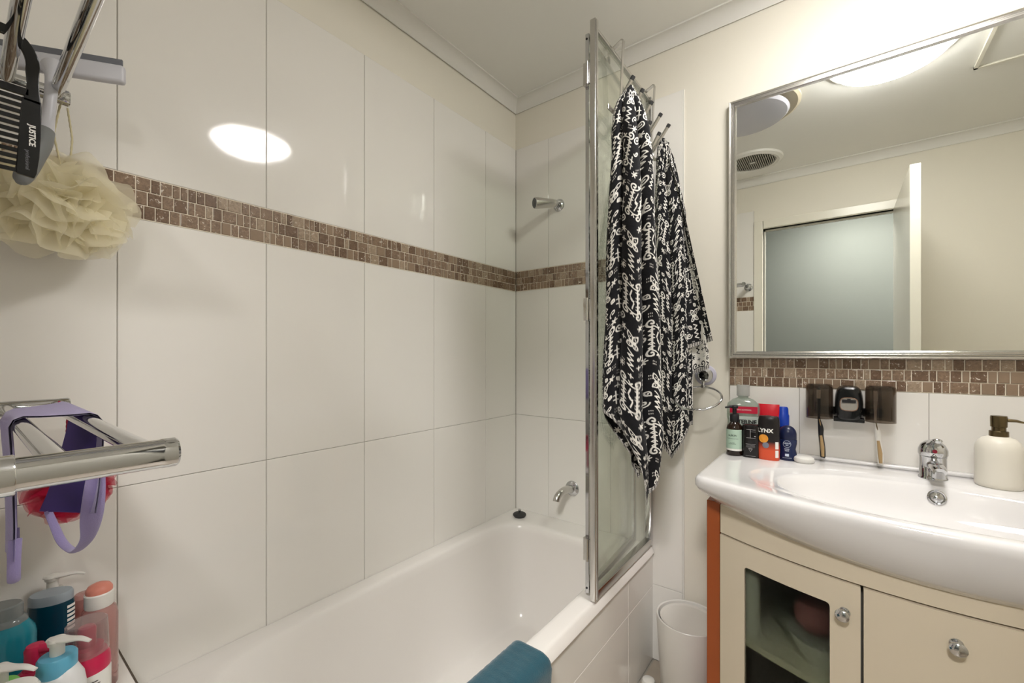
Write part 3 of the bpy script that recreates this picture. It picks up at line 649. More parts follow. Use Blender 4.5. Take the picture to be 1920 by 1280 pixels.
d = curved(.3445, .640, zb2, zt, 0, .018, hole=(.397, .575, .22, H-.549)).build('door', M['cab'], t, ang=30); knob(.371, H-.556, d)
curved(.389, .583, .212, H-.541, .0125, .004).build('door_glass', M['frost'], d)
# contents behind the frosted door
zs = H-.745
mb = MB(); mb.lathe([(.024, 0), (.025, .004), (.025, .15), (.02, .165), (.012, .17), (.012, .185), (0, .186)], (-.19, 1.292, zs)); tag(mb.build('spray_can', M['white']), 'tall white can standing behind the frosted cabinet door', 'can')
mb = MB(); mb.lathe([(0, 0), (.045, 0), (.06, .03), (.075, .06), (.072, .06), (.055, .03), (.04, .006), (0, .006)], (-.03, 1.29, zs)); tag(mb.build('plastic_tub', M['white']), 'white tub on the shelf behind the frosted door', 'tub')
mb = MB(); mb.lathe([(0, 0), (.03, .002), (.045, .02), (.048, .045), (.035, .07), (.015, .078), (0, .08)], (-.045, 1.30, zs+.062), n=30); tag(mb.build('sponge', col('muted pink sponge', (170, 110, 115), .8)), 'dusky pink bundle resting in the white tub behind the door', 'sponge')
mb = MB(); P = [[(-.20+.30*i/12*.6, 1.30+.02*math.sin(i), 0) for i in range(2)]]
mb.box((-.10, 1.40, zs), (.025, 1.55, zs+.05), .015); tag(mb.build('folded_cloth', col('green cloth', (60, 120, 90), .9)), 'folded green cloth at the back of the cabinet shelf', 'cloth')
mb = MB(); mb.lathe([(.04, 0), (.042, .005), (.042, .10), (.03, .12), (0, .122)], (-.10, 1.36, .10)); tag(mb.build('jar', col('mauve plastic', (150, 96, 100), .5)), 'mauve container at the bottom of the cabinet', 'container')
# ------------------------------------------------------------------ basin
ZD = H-.325
t = thing('wash_basin', 'wide white ceramic basin with a bowed front on the vanity', 'basin', (CX, 1.4, ZD-.14))
def outline(inset_side, fr_c, fr_k, back, rad, n=192, cx=CX, cy=1.36):
    """ray cast from the bowl centre onto the rounded outline"""
    xl, xr = -.311+inset_side, .691-inset_side
    def inside(x, y):
        if x < xl or x > xr or y > back: return False
        fy_ = fr_c+fr_k*(x-CX)**2
        if y < fy_: return False
        for sx, xx in ((1, xl), (-1, xr)):
            dx = (x-xx)*sx; 
            if dx < rad:
                fyc = fr_c+fr_k*(xx+sx*rad-CX)**2
                if y < fyc+rad and math.hypot(rad-dx, fyc+rad-y) > rad: return False
                if y > back-rad*.8 and math.hypot((rad*.8-dx), y-(back-rad*.8)) > rad*.8 and dx < rad*.8: return False
        return True
    out = []
    for j in range(n):
        a = 2*math.pi*j/n; c_, s_ = math.cos(a), math.sin(a); lo_, hi = 0, 1.2
        # aim more rays at the corners
        for _ in range(26):
            m = (lo_+hi)/2
            if inside(cx+c_*m*1.0, cy+s_*m*.45): lo_ = m
            else: hi = m
        out.append((cx+c_*lo_, cy+s_*lo_*.45))
    return out
def el(a, b, cy, n=192, cx=CX, pw=2.15):
    o = []
    for j in range(n):
        A = 2*math.pi*j/n; c_, s_ = math.cos(A), math.sin(A); k = (abs(c_)**pw+abs(s_)**pw)**(-1/pw); o.append((cx+a*c_*k, cy+b*s_*k))
    return o
Rg = lambda P, z: [(x, y, z) for x, y in P]
top = outline(.010, 1.122, .44, YB-.002, .03); 
rs = []
low = outline(.028, 1.150, .62, YB-.002, .02)
def zlow(x): return H-.452+.048*min(1, ((x-CX)/.48)**2)
rs.append([(lerp(x, CX, .1), lerp(y, 1.4, .1), zlow(x)+.004) for x, y in low])
rs.append([(x, y, zlow(x)) for x, y in low])
mid1 = outline(.018, 1.130, .55, YB-.002, .024); rs.append([(x, y, zlow(x)+.018) for x, y in mid1])
mid2 = outline(.006, 1.108, .46, YB-.002, .03); rs.append([(x, y, lerp(zlow(x), ZD, .52)) for x, y in mid2])
o1 = outline(.001, 1.100, .44, YB-.002, .032); rs.append([(x, y, ZD-.026) for x, y in o1])
o1 = outline(0, 1.100, .44, YB-.002, .032); rs.append([(x, y, ZD-.012) for x, y in o1])
rs.append(Rg(outline(.002, 1.103, .44, YB-.002, .031), ZD-.004)); rs.append(Rg(outline(.006, 1.108, .44, YB-.002, .030), ZD-.0008)); rs.append(Rg(outline(.012, 1.116, .44, YB-.004, .028), ZD))
rs.append(Rg(el(.392, .197, 1.328), ZD)); rs.append(Rg(el(.386, .193, 1.328), ZD-.0015)); rs.append(Rg(el(.376, .188, 1.328), ZD-.0045)); 
rs.append(Rg(el(.330, .178, 1.328), ZD-.006)); rs.append(Rg(el(.322, .174, 1.328), ZD-.008)); rs.append(Rg(el(.314, .168, 1.328), ZD-.014)); rs.append(Rg(el(.305, .160, 1.328), ZD-.028))
for f in np.linspace(.1, 1, 10):
    a = R(90*f); rs.append(Rg(el(.305-.235*(1-math.cos(a))-.02*f, .160-.115*(1-math.cos(a))-.012*f, 1.325-.01*f), ZD-.028-.088*math.sin(a)))
rs.append(Rg(el(.02, .02, 1.315), ZD-.118))
mb = MB(); mb.rings(rs, False, True); mb.build('bowl', M['ceramic'], t, ang=70)
mb = MB(); mb.box((-.285, YB-.026, ZD-.001), (.69, YB-.001, ZD+.009), .004); mb.build('upstand', M['ceramic'], t)
n = Vector((0, -.95, .3)).normalized()
mb = MB(); cc = Vector((CX+.002, 1.4845, ZD-.030)); mb.lathe([(.0175, 0), (.018, .003), (.0155, .004), (.0135, .002), (.0125, .001)], cc, axis=n); mb.lathe([(.0122, .002), (.009, .0035), (0, .0045)], cc, axis=n); mb.build('overflow_ring', M['chrome'], t)
mb = MB(); mb.lathe([(.028, 0), (.026, .003), (.015, .004), (0, .006)], (CX, 1.315, ZD-.117)); mb.build('waste', M['chrome'], t)
# mixer tap
bx, by = .195, 1.565
t = thing('mixer_tap', 'short chrome mixer tap at the back of the basin', 'tap', (bx, by, ZD))
mb = MB(); mb.lathe([(.029, 0), (.029, .003), (.027, .006), (.0265, .055), (.0275, .058)], (bx, by, ZD), n=40); mb.build('body', M['chrome'], t)
mb = MB(); mb.tube([(bx, by-.01, ZD+.036), (bx, by-.05, ZD+.040), (bx, by-.085, ZD+.040), (bx, by-.098, ZD+.036)], [.016, .0155, .0145, .013], n=24, flat=.8)
mb.lathe([(.0125, 0), (.0125, .016), (.010, .018)], (bx, by-.088, ZD+.020), n=26); mb.build('spout', M['chrome'], t)
mb = MB(); mb.lathe([(.0275, 0), (.0295, .004), (.029, .016), (.024, .028), (.016, .036), (.008, .040), (0, .041)], (bx, by, ZD+.060), n=40)
mb.tube([(bx, by, ZD+.085), (bx, by-.022, ZD+.095), (bx, by-.045, ZD+.104), (bx, by-.066, ZD+.108), (bx, by-.075, ZD+.106)], [.018, .014, .011, .010, .006], n=20, flat=.55); ld = mb.build('lever', M['chrome'], t)
mb = MB(); mb.lathe([(0, .002), (.004, .0015), (.005, 0)], (bx, by-.0285, ZD+.075), axis=(0,-1,.25)); mb.build('red_dot', col('red enamel', (150, 20, 50), .3), ld)
# ------------------------------------------------------------------ soap dispenser
sx_, sy_ = .311, 1.562
t = thing('soap_dispenser', 'cream soap dispenser with an antique brass pump right of the tap', 'soap dispenser', (sx_, sy_, ZD))
mb = MB(); mb.lathe([(0, 0), (.038, 0), (.0412, .004), (.042, .012), (.042, .088), (.0405, .100), (.036, .111), (.029, .119), (.021, .122), (.019, .124)], (sx_, sy_, ZD), n=56); mb.build('bottle', col('cream resin', (230, 225, 212), .35, sss=.1), t)
mb = MB(); mb.lathe([(.0170, .122), (.0170, .136), (.0160, .137), (.0125, .1375), (.0125, .146), (.0145, .147), (.0148, .170), (.014, .174), (0, .175)], (sx_, sy_, ZD), n=40)
mb.tube([(sx_+.01, sy_, ZD+.164), (sx_+.028, sy_-.004, ZD+.164), (sx_+.040, sy_-.006, ZD+.161)], [.0045, .0034, .0022], n=14); mb.build('pump', M['brass'], t)
# ------------------------------------------------------------------ toiletries on the basin deck
def decal(par, name, m, fn, u0, u1, v0, v1, n=14): return patch(fn, u0, u1, v0, v1, n).build(name, m, par)
ink_w = col('white print', (236, 234, 228), .5); ink_b = col('black print', (20, 20, 22), .5)
yawm = R(12)
# mouthwash
c = (-.255, 1.602, ZD)
t = thing('mouthwash_bottle', 'clear mouthwash bottle with a red and white label, behind the amber pump bottle', 'bottle', c)
mb = MB(); mb.lathe([(.0, 0), (.046, 0), (.049, .004), (.049, .08), (.047, .090), (.047, .105), (.049, .115), (.049, .150), (.046, .162), (.030, .176), (.017, .181), (.015, .183), (.015, .19)], c, sx=1, sy=.55, n=48, rot=yawm, power=3.2, cap=False); mb.build('body', clear_mat('clear bottle plastic', (214, 222, 214), .02, .28, (196, 206, 196)), t)
mb = MB(); mb.lathe([(.0175, .186), (.0195, .188), (.0195, .222), (.018, .224), (0, .224)], c, n=36); mb.build('cap', clear_mat('clear cap plastic', (220, 220, 220), .05, .35, (210, 210, 206)), t)
f = facing(c, yawm, None, .0285)
decal(t, 'red_label', col('red label', (196, 30, 62), .4), f, -.040, .040, .132, .154)
decal(t, 'front_label', col('pale green label', (196, 206, 196), .45), f, -.042, .042, .038, .122)
f2 = facing(c, yawm, None, .0292); text_mb('LISTERINE', .0175, lambda u, v: f2(u, v+.104), .0006, spacing=.95).build('brand_print', ink_b, t, smooth=False)
decal(t, 'grey_label', col('dark teal label', (52, 66, 78), .4), f2, -.038, .038, .060, .090)
text_mb('ZERO ALCOHOL', .006, lambda u, v: f2(u, v+.143)).build('label_print', ink_w, t, smooth=False)
# amber pump bottle
c = (-.270, 1.540, ZD)
t = thing('pump_bottle', 'small amber pump bottle with a pale green label at the left end of the basin', 'bottle', c)
mb = MB(); mb.lathe([(0, 0), (.0215, 0), (.0235, .003), (.0235, .085), (.021, .096), (.013, .105), (.011, .108), (.011, .112)], c, n=40); mb.build('body', mat('amber brown plastic', (36, 22, 14), .12), t)
mb = MB(); mb.lathe([(.0130, .108), (.0135, .110), (.0135, .130), (.0125, .132), (.006, .133), (.006, .150), (.010, .151), (.011, .156), (.009, .160), (0, .161)], c, n=30); mb.tube([(c[0], c[1], ZD+.155), (c[0]-.014, c[1]-.010, ZD+.156), (c[0]-.024, c[1]-.017, ZD+.153)], [.005, .004, .003], n=12); mb.build('pump', M['blackm'], t)
yw = R(-6); f = facing(c, yw, .0236)
decal(t, 'label', col('sage label', (176, 200, 182), .5), f, -.030, .030, .017, .084, 20); decal(t, 'label_band', ink_w, facing(c, yw, .0236, .0009), -.030, .030, .017, .023, 20)
f2 = facing(c, yw, .0236, .0011); text_mb('sukin', .0115, lambda u, v: f2(u, v+.066)).build('brand_print', col('dark green print', (52, 74, 62), .5), t, smooth=False)
mb = text_mb('CLEANSING LOTION', .0036, lambda u, v: f2(u, v+.055)); m2 = text_mb('OIL FREE\nMOISTURISER', .0036, lambda u, v: f2(u, v+.040)); mb.add(m2.v, m2.f); mb.build('label_print', M['dark green print'], t, smooth=False)
# black can
c = (-.2215, 1.540, ZD)
t = thing('deodorant_can', 'short black deodorant between the amber pump bottle and the orange one', 'bottle', c)
mb = MB(); mb.lathe([(0, 0), (.025, 0), (.0265, .003), (.0265, .096), (.025, .101), (.018, .104), (0, .1045)], c, sx=1, sy=.72, n=40, power=2.6); mb.build('body', col('black lacquer', (22, 19, 20), .2), t)
f = facing(c, 0, .0265, .0012, .0191); gp = col('grey print', (160, 158, 158), .4)
def frame_mb(f, u0, u1, v0, v1, w_):
    mb = MB()
    for a in ((u0, u1, v0, v0+w_), (u0, u1, v1-w_, v1), (u0, u0+w_, v0, v1), (u1-w_, u1, v0, v1)):
        m = patch(f, *a, 10); mb.add(m.v, m.f)
    return mb
mb = frame_mb(f, -.018, .018, .006, .044, .0009)
for a in ((-.012, .018, .088, .0892), (-.012, .018, .062, .0632), (-.001, .0002, .062, .090), (-.001, .014, .082, .0826), (.010, .015, .067, .070)): m = patch(f, *a, 6); mb.add(m.v, m.f)
mb.add([f(-.006, .030), f(.006, .030), f(0, .019), f(-.004, .028), f(.004, .028), f(0, .021)], [(0, 3, 5, 2), (2, 5, 4, 1), (0, 1, 4, 3)])
for k in range(4): m = patch(f, -.012, .012, .033+k*.0025, .0335+k*.0025, 6); mb.add(m.v, m.f)
mb.build('label_print', gp, t, smooth=False)
# red tube (behind) and orange-black bottle
c = (-.182, 1.606, ZD)
t = thing('shower_gel_tube', 'red tube standing on its cap behind the black and orange bottle', 'tube', c)
mb = MB(); rs = []
for i in range(13):
    f_ = i/12; a = .028+.002*f_; b = .022*(1-f_)**.7+.0015; rs.append([(c[0]+a*math.cos(q), c[1]+b*math.sin(q), ZD+.022+.142*f_) for q in [2*math.pi*k/32 for k in range(32)]])
mb.rings(rs); mb.build('body', col('red glossy tube', (204, 28, 44), .25), t)
mb = MB(); mb.lathe([(.024, 0), (.025, .002), (.024, .022)], c, sy=.85); mb.build('cap', M['blackm'], t)
c = (-.174, 1.538, ZD)
t = thing('shower_gel_bottle', 'black bottle fading to orange in the middle of the toiletries', 'bottle', c)
def grad_mat():
    m = mat('black to orange wrap', (30, 26, 24), .3); nt = m.node_tree; b = nt.nodes['Principled BSDF']; tc = nt.nodes.new('ShaderNodeTexCoord'); s = nt.nodes.new('ShaderNodeSeparateXYZ'); cr = nt.nodes.new('ShaderNodeValToRGB'); mp = nt.nodes.new('ShaderNodeMapRange'); mp.inputs[2].default_value = .135
    nt.links.new(tc.outputs['Object'], s.inputs[0]); nt.links.new(s.outputs[2], mp.inputs[0]); nt.links.new(mp.outputs[0], cr.inputs[0]); e = cr.color_ramp.elements
    e[0].position = .22; e[0].color = (*lin((222, 84, 46)), 1); e[1].position = .42; e[1].color = (*lin((28, 24, 24)), 1); nt.links.new(cr.outputs[0], b.inputs['Base Color']); return m
mb = MB(); mb.lathe([(0, 0), (.027, 0), (.029, .003), (.030, .06), (.029, .120), (.027, .131), (.024, .134), (0, .136)], c, sy=.62, n=44, power=2.5); mb.build('body', grad_mat(), t)
f = facing(c, 0, .040, .0016, .0195)
f = lambda u, v, c=c: Vector((c[0]+u, c[1]-.0188*max(.05, (1-(abs(u)/.0305)**2.5))**.4-.0008, ZD+v))
text_mb('LYNX', .0165, lambda u, v: f(u-.008, v+.090), .0006).build('brand_print', ink_w, t, smooth=False)
mb = MB(); mb.add([f(-.012+.013*math.cos(a), .066+.013*math.sin(a)) for a in [k*math.pi/10 for k in range(20)]], [tuple(range(20))]); mb.build('flame_print', col('yellow orange print', (226, 150, 50), .4), t, smooth=False)
mb = MB(); mb.add([f(-.006+.009*math.cos(a), .046+.009*math.sin(a)) for a in [k*math.pi/10 for k in range(20)]], [tuple(range(20))]); mb.build('grey_print', col('blue grey print', (120, 124, 140), .4), t, smooth=False)
mb = MB()
for v0, v1 in ((.010, .032), (.036, .058)): m = patch(f, .019, .027, v0, v1, 3); mb.add(m.v, m.f)
mb.build('barcode_print', ink_w, t, smooth=False)
# blue spray and navy roll-on
c = (-.144, 1.618, ZD)
t = thing('spray_bottle', 'tall blue bottle at the back beside the roll-on', 'bottle', c)
mb = MB(); mb.lathe([(0, 0), (.017, 0), (.018, .003), (.018, .095), (.016, .099)], c, n=32); mb.build('body', col('dark navy plastic', (18, 32, 84), .25), t)
mb = MB(); mb.lathe([(.0175, .094), (.0175, .130), (.0155, .134), (.0150, .152), (.012, .157), (0, .158)], c, n=32); mb.build('cap', col('royal blue plastic', (24, 62, 168), .3), t)
c = (-.127, 1.566, ZD)
t = thing('roll_on_deodorant', 'navy roll-on deodorant with a domed cap, nearest the white case', 'bottle', c)
mb = MB(); mb.lathe([(0, 0), (.022, 0), (.024, .003), (.0245, .02), (.021, .035), (.0245, .052), (.0245, .063), (.022, .065)], c, sy=.8, n=40); mb.build('body', col('navy glass', (20, 32, 72), .15), t)
mb = MB(); mb.lathe([(.0225, .064), (.0235, .066), (.0235, .080)]+[(.0235*math.cos(R(a)), .080+.026*math.sin(R(a))) for a in range(10, 90, 10)]+[(0, .106)], c, sy=.85, n=40); mb.build('cap', col('navy cap', (20, 28, 62), .3), t)
f = lambda u, v, c=c: Vector((c[0]+u, c[1]-.0198*math.sqrt(max(.02, 1-(u/.0249)**2))-.0012, ZD+v))
mb = MB(); n_ = 28
for k in range(n_):
    a, b = 2*math.pi*k/n_, 2*math.pi*(k+1)/n_; mb.add([f(.0105*math.cos(a), .0515+.0105*math.sin(a)), f(.0105*math.cos(b), .0515+.0105*math.sin(b)), f(.0098*math.cos(b), .0515+.0098*math.sin(b)), f(.0098*math.cos(a), .0515+.0098*math.sin(a))], [(0, 1, 2, 3)])
for s_, z_, tx in ((.0062, .0535, 'NIVEA'), (.0035, .0480, 'MEN'), (.0048, .036, 'COOL'), (.0048, .031, 'KICK')):
    m = text_mb(tx, s_, lambda u, v: f(u, v+z_), .0001); mb.add(m.v, m.f)
for a in ((-.005, .005, .014, .022), (-.012, .012, .009, .0098)): m = patch(f, *a, 6); mb.add(m.v, m.f)
mb.build('label_print', col('pale blue print', (196, 208, 226), .4), t, smooth=False)
mb = MB(); mb.lathe([(0, 0), (.022, 0), (.0255, .003), (.027, .008), (.0255, .014), (.020, .018), (0, .0185)], (-.085, 1.560, ZD), n=40); tag(mb.build('floss_case', M['white']), 'small round white case lying on the basin beside the roll-on', 'case')
# ------------------------------------------------------------------ toothbrush holder
t = thing('toothbrush_holder', 'black toothbrush holder on the splashback between two smoked tumblers', 'toothbrush holder', (.020, YB, -.2+H))
mb = MB(); xc, z0_, z1_ = .022, H-.196, H-.094
rs = []
for y, g in ((YB-.002, .0), (YB-.045, .0), (YB-.056, .003), (YB-.060, .008)):
    out = []
    for j in range(48):
        a = 2*math.pi*j/48; c_, s_ = math.cos(a), math.sin(a); pw = 4; k = (abs(c_)**pw+abs(s_)**pw)**(-1/pw); out.append((xc+(.0335-g-.003*max(0, s_*k))*c_*k, y, (z0_+z1_)/2+((z1_-z0_)/2-g)*s_*k))
    rs.append(out)
mb.rings(rs); hb = mb.build('body', M['black'], t)
mb = MB(); mb.box((-.060, YB-.0095, H-.185), (.104, YB-.001, H-.160), .002).box((-.014, YB-.055, H-.199), (.058, YB-.002, H-.188), .002); mb.build('back_plate', M['black'], t)
def rr_path(cx, cz, hx, hz, y, pw=3.2, n=40):
    out = []
    for j in range(n):
        a = 2*math.pi*j/n; c_, s_ = math.cos(a), math.sin(a); k = (abs(c_)**pw+abs(s_)**pw)**(-1/pw); out.append((cx+hx*c_*k, y, cz+hz*s_*k))
    return out
mb = MB(); zc_ = H-.146
mb.rings([rr_path(xc, zc_, .0215, .0200, YB-.0600), rr_path(xc, zc_, .0215, .0200, YB-.0615), rr_path(xc, zc_, .0195, .0180, YB-.0615), rr_path(xc, zc_, .0195, .0180, YB-.0600)], False, False); mb.build('window_ring', col('rose gold trim', (200, 160, 140), .2, metal=.8), hb)
mb = MB(); mb.rings([rr_path(xc, zc_, .0196, .0181, YB-.0602)], True, False) if False else mb.add(rr_path(xc, zc_, .0196, .0181, YB-.0606), [tuple(range(40))]); mb.build('window', col('pale grey window', (150, 146, 138), .25), hb, smooth=False)
mb = MB(); mb.box((xc-.016, YB-.0618, zc_+.004), (xc+.016, YB-.0607, zc_+.013)).box((xc-.004, YB-.0625, zc_+.010), (xc+.004, YB-.0612, zc_+.016)); mb.build('slot', M['blackm'], hb, smooth=False)
def tumbler(x, label):
    c = (x, YB-.045, H-.193); mb = MB(); mb.lathe([(.0345, 0), (.0345, .092), (.0325, .100), (.027, .104), (0, .104), (0, .101), (.026, .1015), (.0305, .098), (.0325, .090), (.0325, 0), (.0345, 0)], c, n=48, cap=False)
    return tag(mb.build('tumbler', M['smoke']), label, 'tumbler')
tumbler(-.049, 'left smoked upside-down tumbler, over the dark toothbrush'); tumbler(.093, 'right smoked upside-down tumbler, over the pale toothbrush')
def brush(x, y, label, m1, m2, dz, lean):
    t = thing('toothbrush', label, 'toothbrush', (x, y, H-.315+dz)); zt_ = H-.105; zb_ = H-.312+dz
    pts = [(x-lean, zt_), (x-lean, zt_-.03), (x-lean*.9, zt_-.06), (x-lean*.9, zt_-.09), (x-lean*.2, zt_-.118), (x-lean*.1, zt_-.14), (x+lean*.5, zt_-.175), (x+lean*.7, zb_+.004), (x+lean*.7, zb_)]
    mb = MB(); mb.tube([(a, y, z) for a, z in pts], [.005, .0052, .003, .0035, .0070, .0065, .0070, .0068, .004], n=16); mb.build('handle', m1, t)
    mb = MB(); mb.tube([(a, y-.0050, z) for a, z in pts[5:8]], [.0034, .0052, .0040], n=12); mb.build('grip', m2, t)
    mb = MB(); mb.tube([(a+.001, y-.0045, z) for a, z in pts[3:6]], [.0012, .0018, .0014], n=8); mb.build('grip_line', m2 if m1 is M['blackm'] else M['brass'], t)
    mb = MB(); mb.box((x-lean-.005, y-.016, zt_-.028), (x-lean+.005, y-.004, zt_-.002), .001); mb.build('bristles', M['white'], t)
tan = col('tan rubber', (168, 140, 98), .5)
brush(-.044, YB-.050, 'dark toothbrush with a tan grip hanging under the left tumbler', M['blackm'], tan, 0, .006)
brush(.088, YB-.050, 'white toothbrush with a tan grip hanging under the right tumbler', M['white'], tan, .0, .007)
# ------------------------------------------------------------------ waste bin and small cap
c = (-.412, 1.535, 0)
t = thing('waste_bin', 'round white swing-lid bin between the bath and the vanity', 'bin', c)
mb = MB(); mb.lathe([(0, 0), (.085, 0), (.088, .004), (.104, .272), (.104, .279), (.1025, .281), (.098, .279), (.0965, .268), (.093, .262)], c, n=72, cap=False); mb.build('body', M['white'], t)
mb = MB(); mb.lathe([(0, .262), (.05, .264), (.083, .270), (.0915, .274), (.0915, .270)], c, n=72); mb.build('lid', mat('bin lid plastic', (222, 219, 212), .35), t)
mb = MB(); mb.lathe([(0, 0), (.022, 0), (.024, .004), (.024, .030), (.020, .040), (.010, .044), (0, .045)], (-.532, 1.485, 0), n=32); tag(mb.build('round_pot', M['white']), 'small white round-topped pot on the floor against the bath panel', 'container')
# ------------------------------------------------------------------ teal bath mat over the rim
mb = MB()
def matpath(d):
    P = []; zt_ = ZR+.003+d
    for z in np.linspace(ZR-.26, ZR-.03, 12): P.append((-.655-d*.4-.006*math.sin((z-ZR)*20), z))
    for a in range(0, 91, 15): P.append((-.637-.018*math.cos(R(a))-d*math.cos(R(a)), ZR-.015+.018*math.sin(R(a))+d*math.sin(R(a))))
    for k in range(1, 6): P.append((lerp(-.637, -.578, k/6), zt_))
    for a in range(0, 91, 15): P.append((-.578+.020*math.sin(R(a))+d*math.sin(R(a)), ZR-.017+.020*math.cos(R(a))+d*math.cos(R(a))))
    for z in np.linspace(ZR-.03, ZR-.27, 12): P.append((-.556+d+.004*math.sin((z-ZR)*18), z))
    return P
ys = list(np.linspace(.42, .872, 60)); po, pi_ = matpath(.012), matpath(.0005)
def drop(y, z): return z
rs = []
for y in [.414]+ys+[.880]:
    e = min(1, max(0, (.880-y)/.012), max(0, (y-.414)/.012)); e = math.sqrt(1-(1-e)**2)
    ro = [(lerp(b[0], a[0], .25+.75*e), y+.0012*math.sin(a[1]*300), lerp(b[1], a[1], .25+.75*e)+.0014*abs(math.sin(y*260))*e) for a, b in zip(po, pi_)]
    rs.append(ro+[(b[0], y, b[1]) for b in reversed(pi_)])
mb.rings(rs); tag(mb.build('bath_mat', M['teal'], ang=60), 'dark teal bath mat draped over the bath rim in the foreground', 'bath mat')
# ------------------------------------------------------------------ double towel rails on the door wall
def rail(z, label):
    t = thing('towel_rail', label, 'towel rail', (-.805, YD, z+H))
    for x in (-.500, -1.110):
        mb = MB(); mb.lathe([(.026, 0), (.026, .006), (.015, .008)], (x, YD, z+H), axis=(0,1,0)); mb.lathe([(.0155, .005), (.0155, .098), (.0150, .099)], (x, YD, z+H), axis=(0,1,0), n=32)
        mb.lathe([(.0130, .097), (.0130, .187), (.0135, .188), (.0135, .198), (.012, .200), (0, .2005)] , (x, YD, z+H), axis=(0,1,0), n=32); mb.build('arm', M['chrome'], t)
    for y in (.055, .112):
        mb = MB(); mb.lathe([(.0092, 0), (.0092, .61)], (-1.110, y, z+H), axis=(1,0,0), n=28); mb.build('bar', M['chrome'], t)
    return t
rail(-.092, 'lower chrome double towel rail holding the purple strap'); rail(.462, 'upper chrome double towel rail holding the comb and squeegee')
# comb
X = -.972; t = thing('hair_comb', 'black wide-tooth comb with a loop handle hooked on the upper rail', 'comb', (X, .06, H+.27))
def extr(P, x0, x1): mb = MB(); mb.rings([[(x0, y, z+H) for y, z in P], [(x1, y, z+H) for y, z in P]]); return mb
def strip(path, x0, x1):
    """closed band: path of (y,z,halfwidth)"""
    L, Rr = [], []
    for i, (y, z, w_) in enumerate(path):
        a = path[max(0, i-1)]; b = path[min(len(path)-1, i+1)]; d = Vector((b[0]-a[0], b[1]-a[1])).normalized(); L.append((y-d.y*w_, z+d.x*w_)); Rr.append((y+d.y*w_, z-d.x*w_))
    mb = MB(); rs = [[(x0, *(L[i][0], L[i][1]+H)), (x1, L[i][0], L[i][1]+H), (x1, Rr[i][0], Rr[i][1]+H), (x0, Rr[i][0], Rr[i][1]+H)] for i in range(len(path))]; mb.rings(rs); return mb
loop = []
for a in range(200, -11, -10): loop.append((.044+.0305*math.cos(R(a)), .436+.0405*math.sin(R(a)), .0072))
loop += [(.0745, .41, .0062), (.0745, .395, .0072), (.0735, .38, .0095)]
mb = strip(loop, X-.003, X+.003)
sp = [(.0735, .385, .0098), (.0725, .36, .0108), (.0715, .33, .0112), (.070, .30, .0112), (.068, .275, .0105), (.067, .268, .009)]
m2 = strip(sp, X-.003, X+.003); mb.add(m2.v, m2.f)
m2 = MB(); m2.box((X-.003, .020, .388+H), (X+.003, .071, .399+H)); mb.add(m2.v, m2.f)
for k in range(12): m2 = MB(); z = .274+k*.0098; m2.box((X-.0022, .018, z+H-.0029), (X+.0022, .066, z+H+.0029)); mb.add(m2.v, m2.f)
mb.build('frame', M['black'], t, smooth=False, bevel=.001)
text_mb('JUSTICE', .0092, lambda u, v: Vector((X+.0034, .0735+v, .330+H-u)), .0003).build('brand_print', ink_w, t, smooth=False)
text_mb('professional', .0062, lambda u, v: Vector((X+.0034, .0690+v, .292+H-u))).build('small_print', col('dim grey print', (120, 120, 124), .5), t, smooth=False)
# squeegee
t = thing('squeegee', 'white and grey shower squeegee hanging through the upper rail', 'squeegee', (-1.08, .12, H+.27))
A, B = Vector((-1.165, .014, .506+H)), Vector((-1.075, .200, .524+H)); d = (B-A).normalized(); n = Vector((-d.y, d.x, 0)).normalized()*-1; L = (B-A).length
def sq(u0, u1, z0, z1, th, r):
    mb = MB(); mb.box((u0, -th/2, z0), (u1, th/2, z1), r); mb.v = [tuple(A+d*p[0]+Vector((d.y, -d.x, 0))*p[1]+Vector((0,0,1))*p[2]) for p in mb.v]; return mb
lt = col('pale grey plastic', (196, 196, 202), .3)
sq(0, L, -.014, .020, .016, .006).build('head', lt, t); sq(.004, L-.004, .018, .032, .005, .001).build('rubber_blade', col('grey rubber', (104, 106, 112), .6), t)
hp = [(-1.100, .112, .502), (-1.086, .108, .484), (-1.077, .104, .455), (-1.072, .101, .42), (-1.068, .097, .39), (-1.062, .094, .372)]
mb = MB(); mb.tube([(x, y, z+H) for x, y, z in hp], [.020, .012, .0085, .0085, .0105, .0125], n=20); mb.build('handle', lt, t)
mb = MB(); mb.tube([(x, y, z+H) for x, y, z in [(-1.063, .0945, .376), (-1.054, .089, .35), (-1.044, .080, .32), (-1.036, .073, .295), (-1.030, .067, .277), (-1.028, .064, .270)]], [.013, .0145, .0140, .0125, .010, .004], n=20); mb.build('grip', col('mid grey rubber', (122, 124, 124), .5), t)
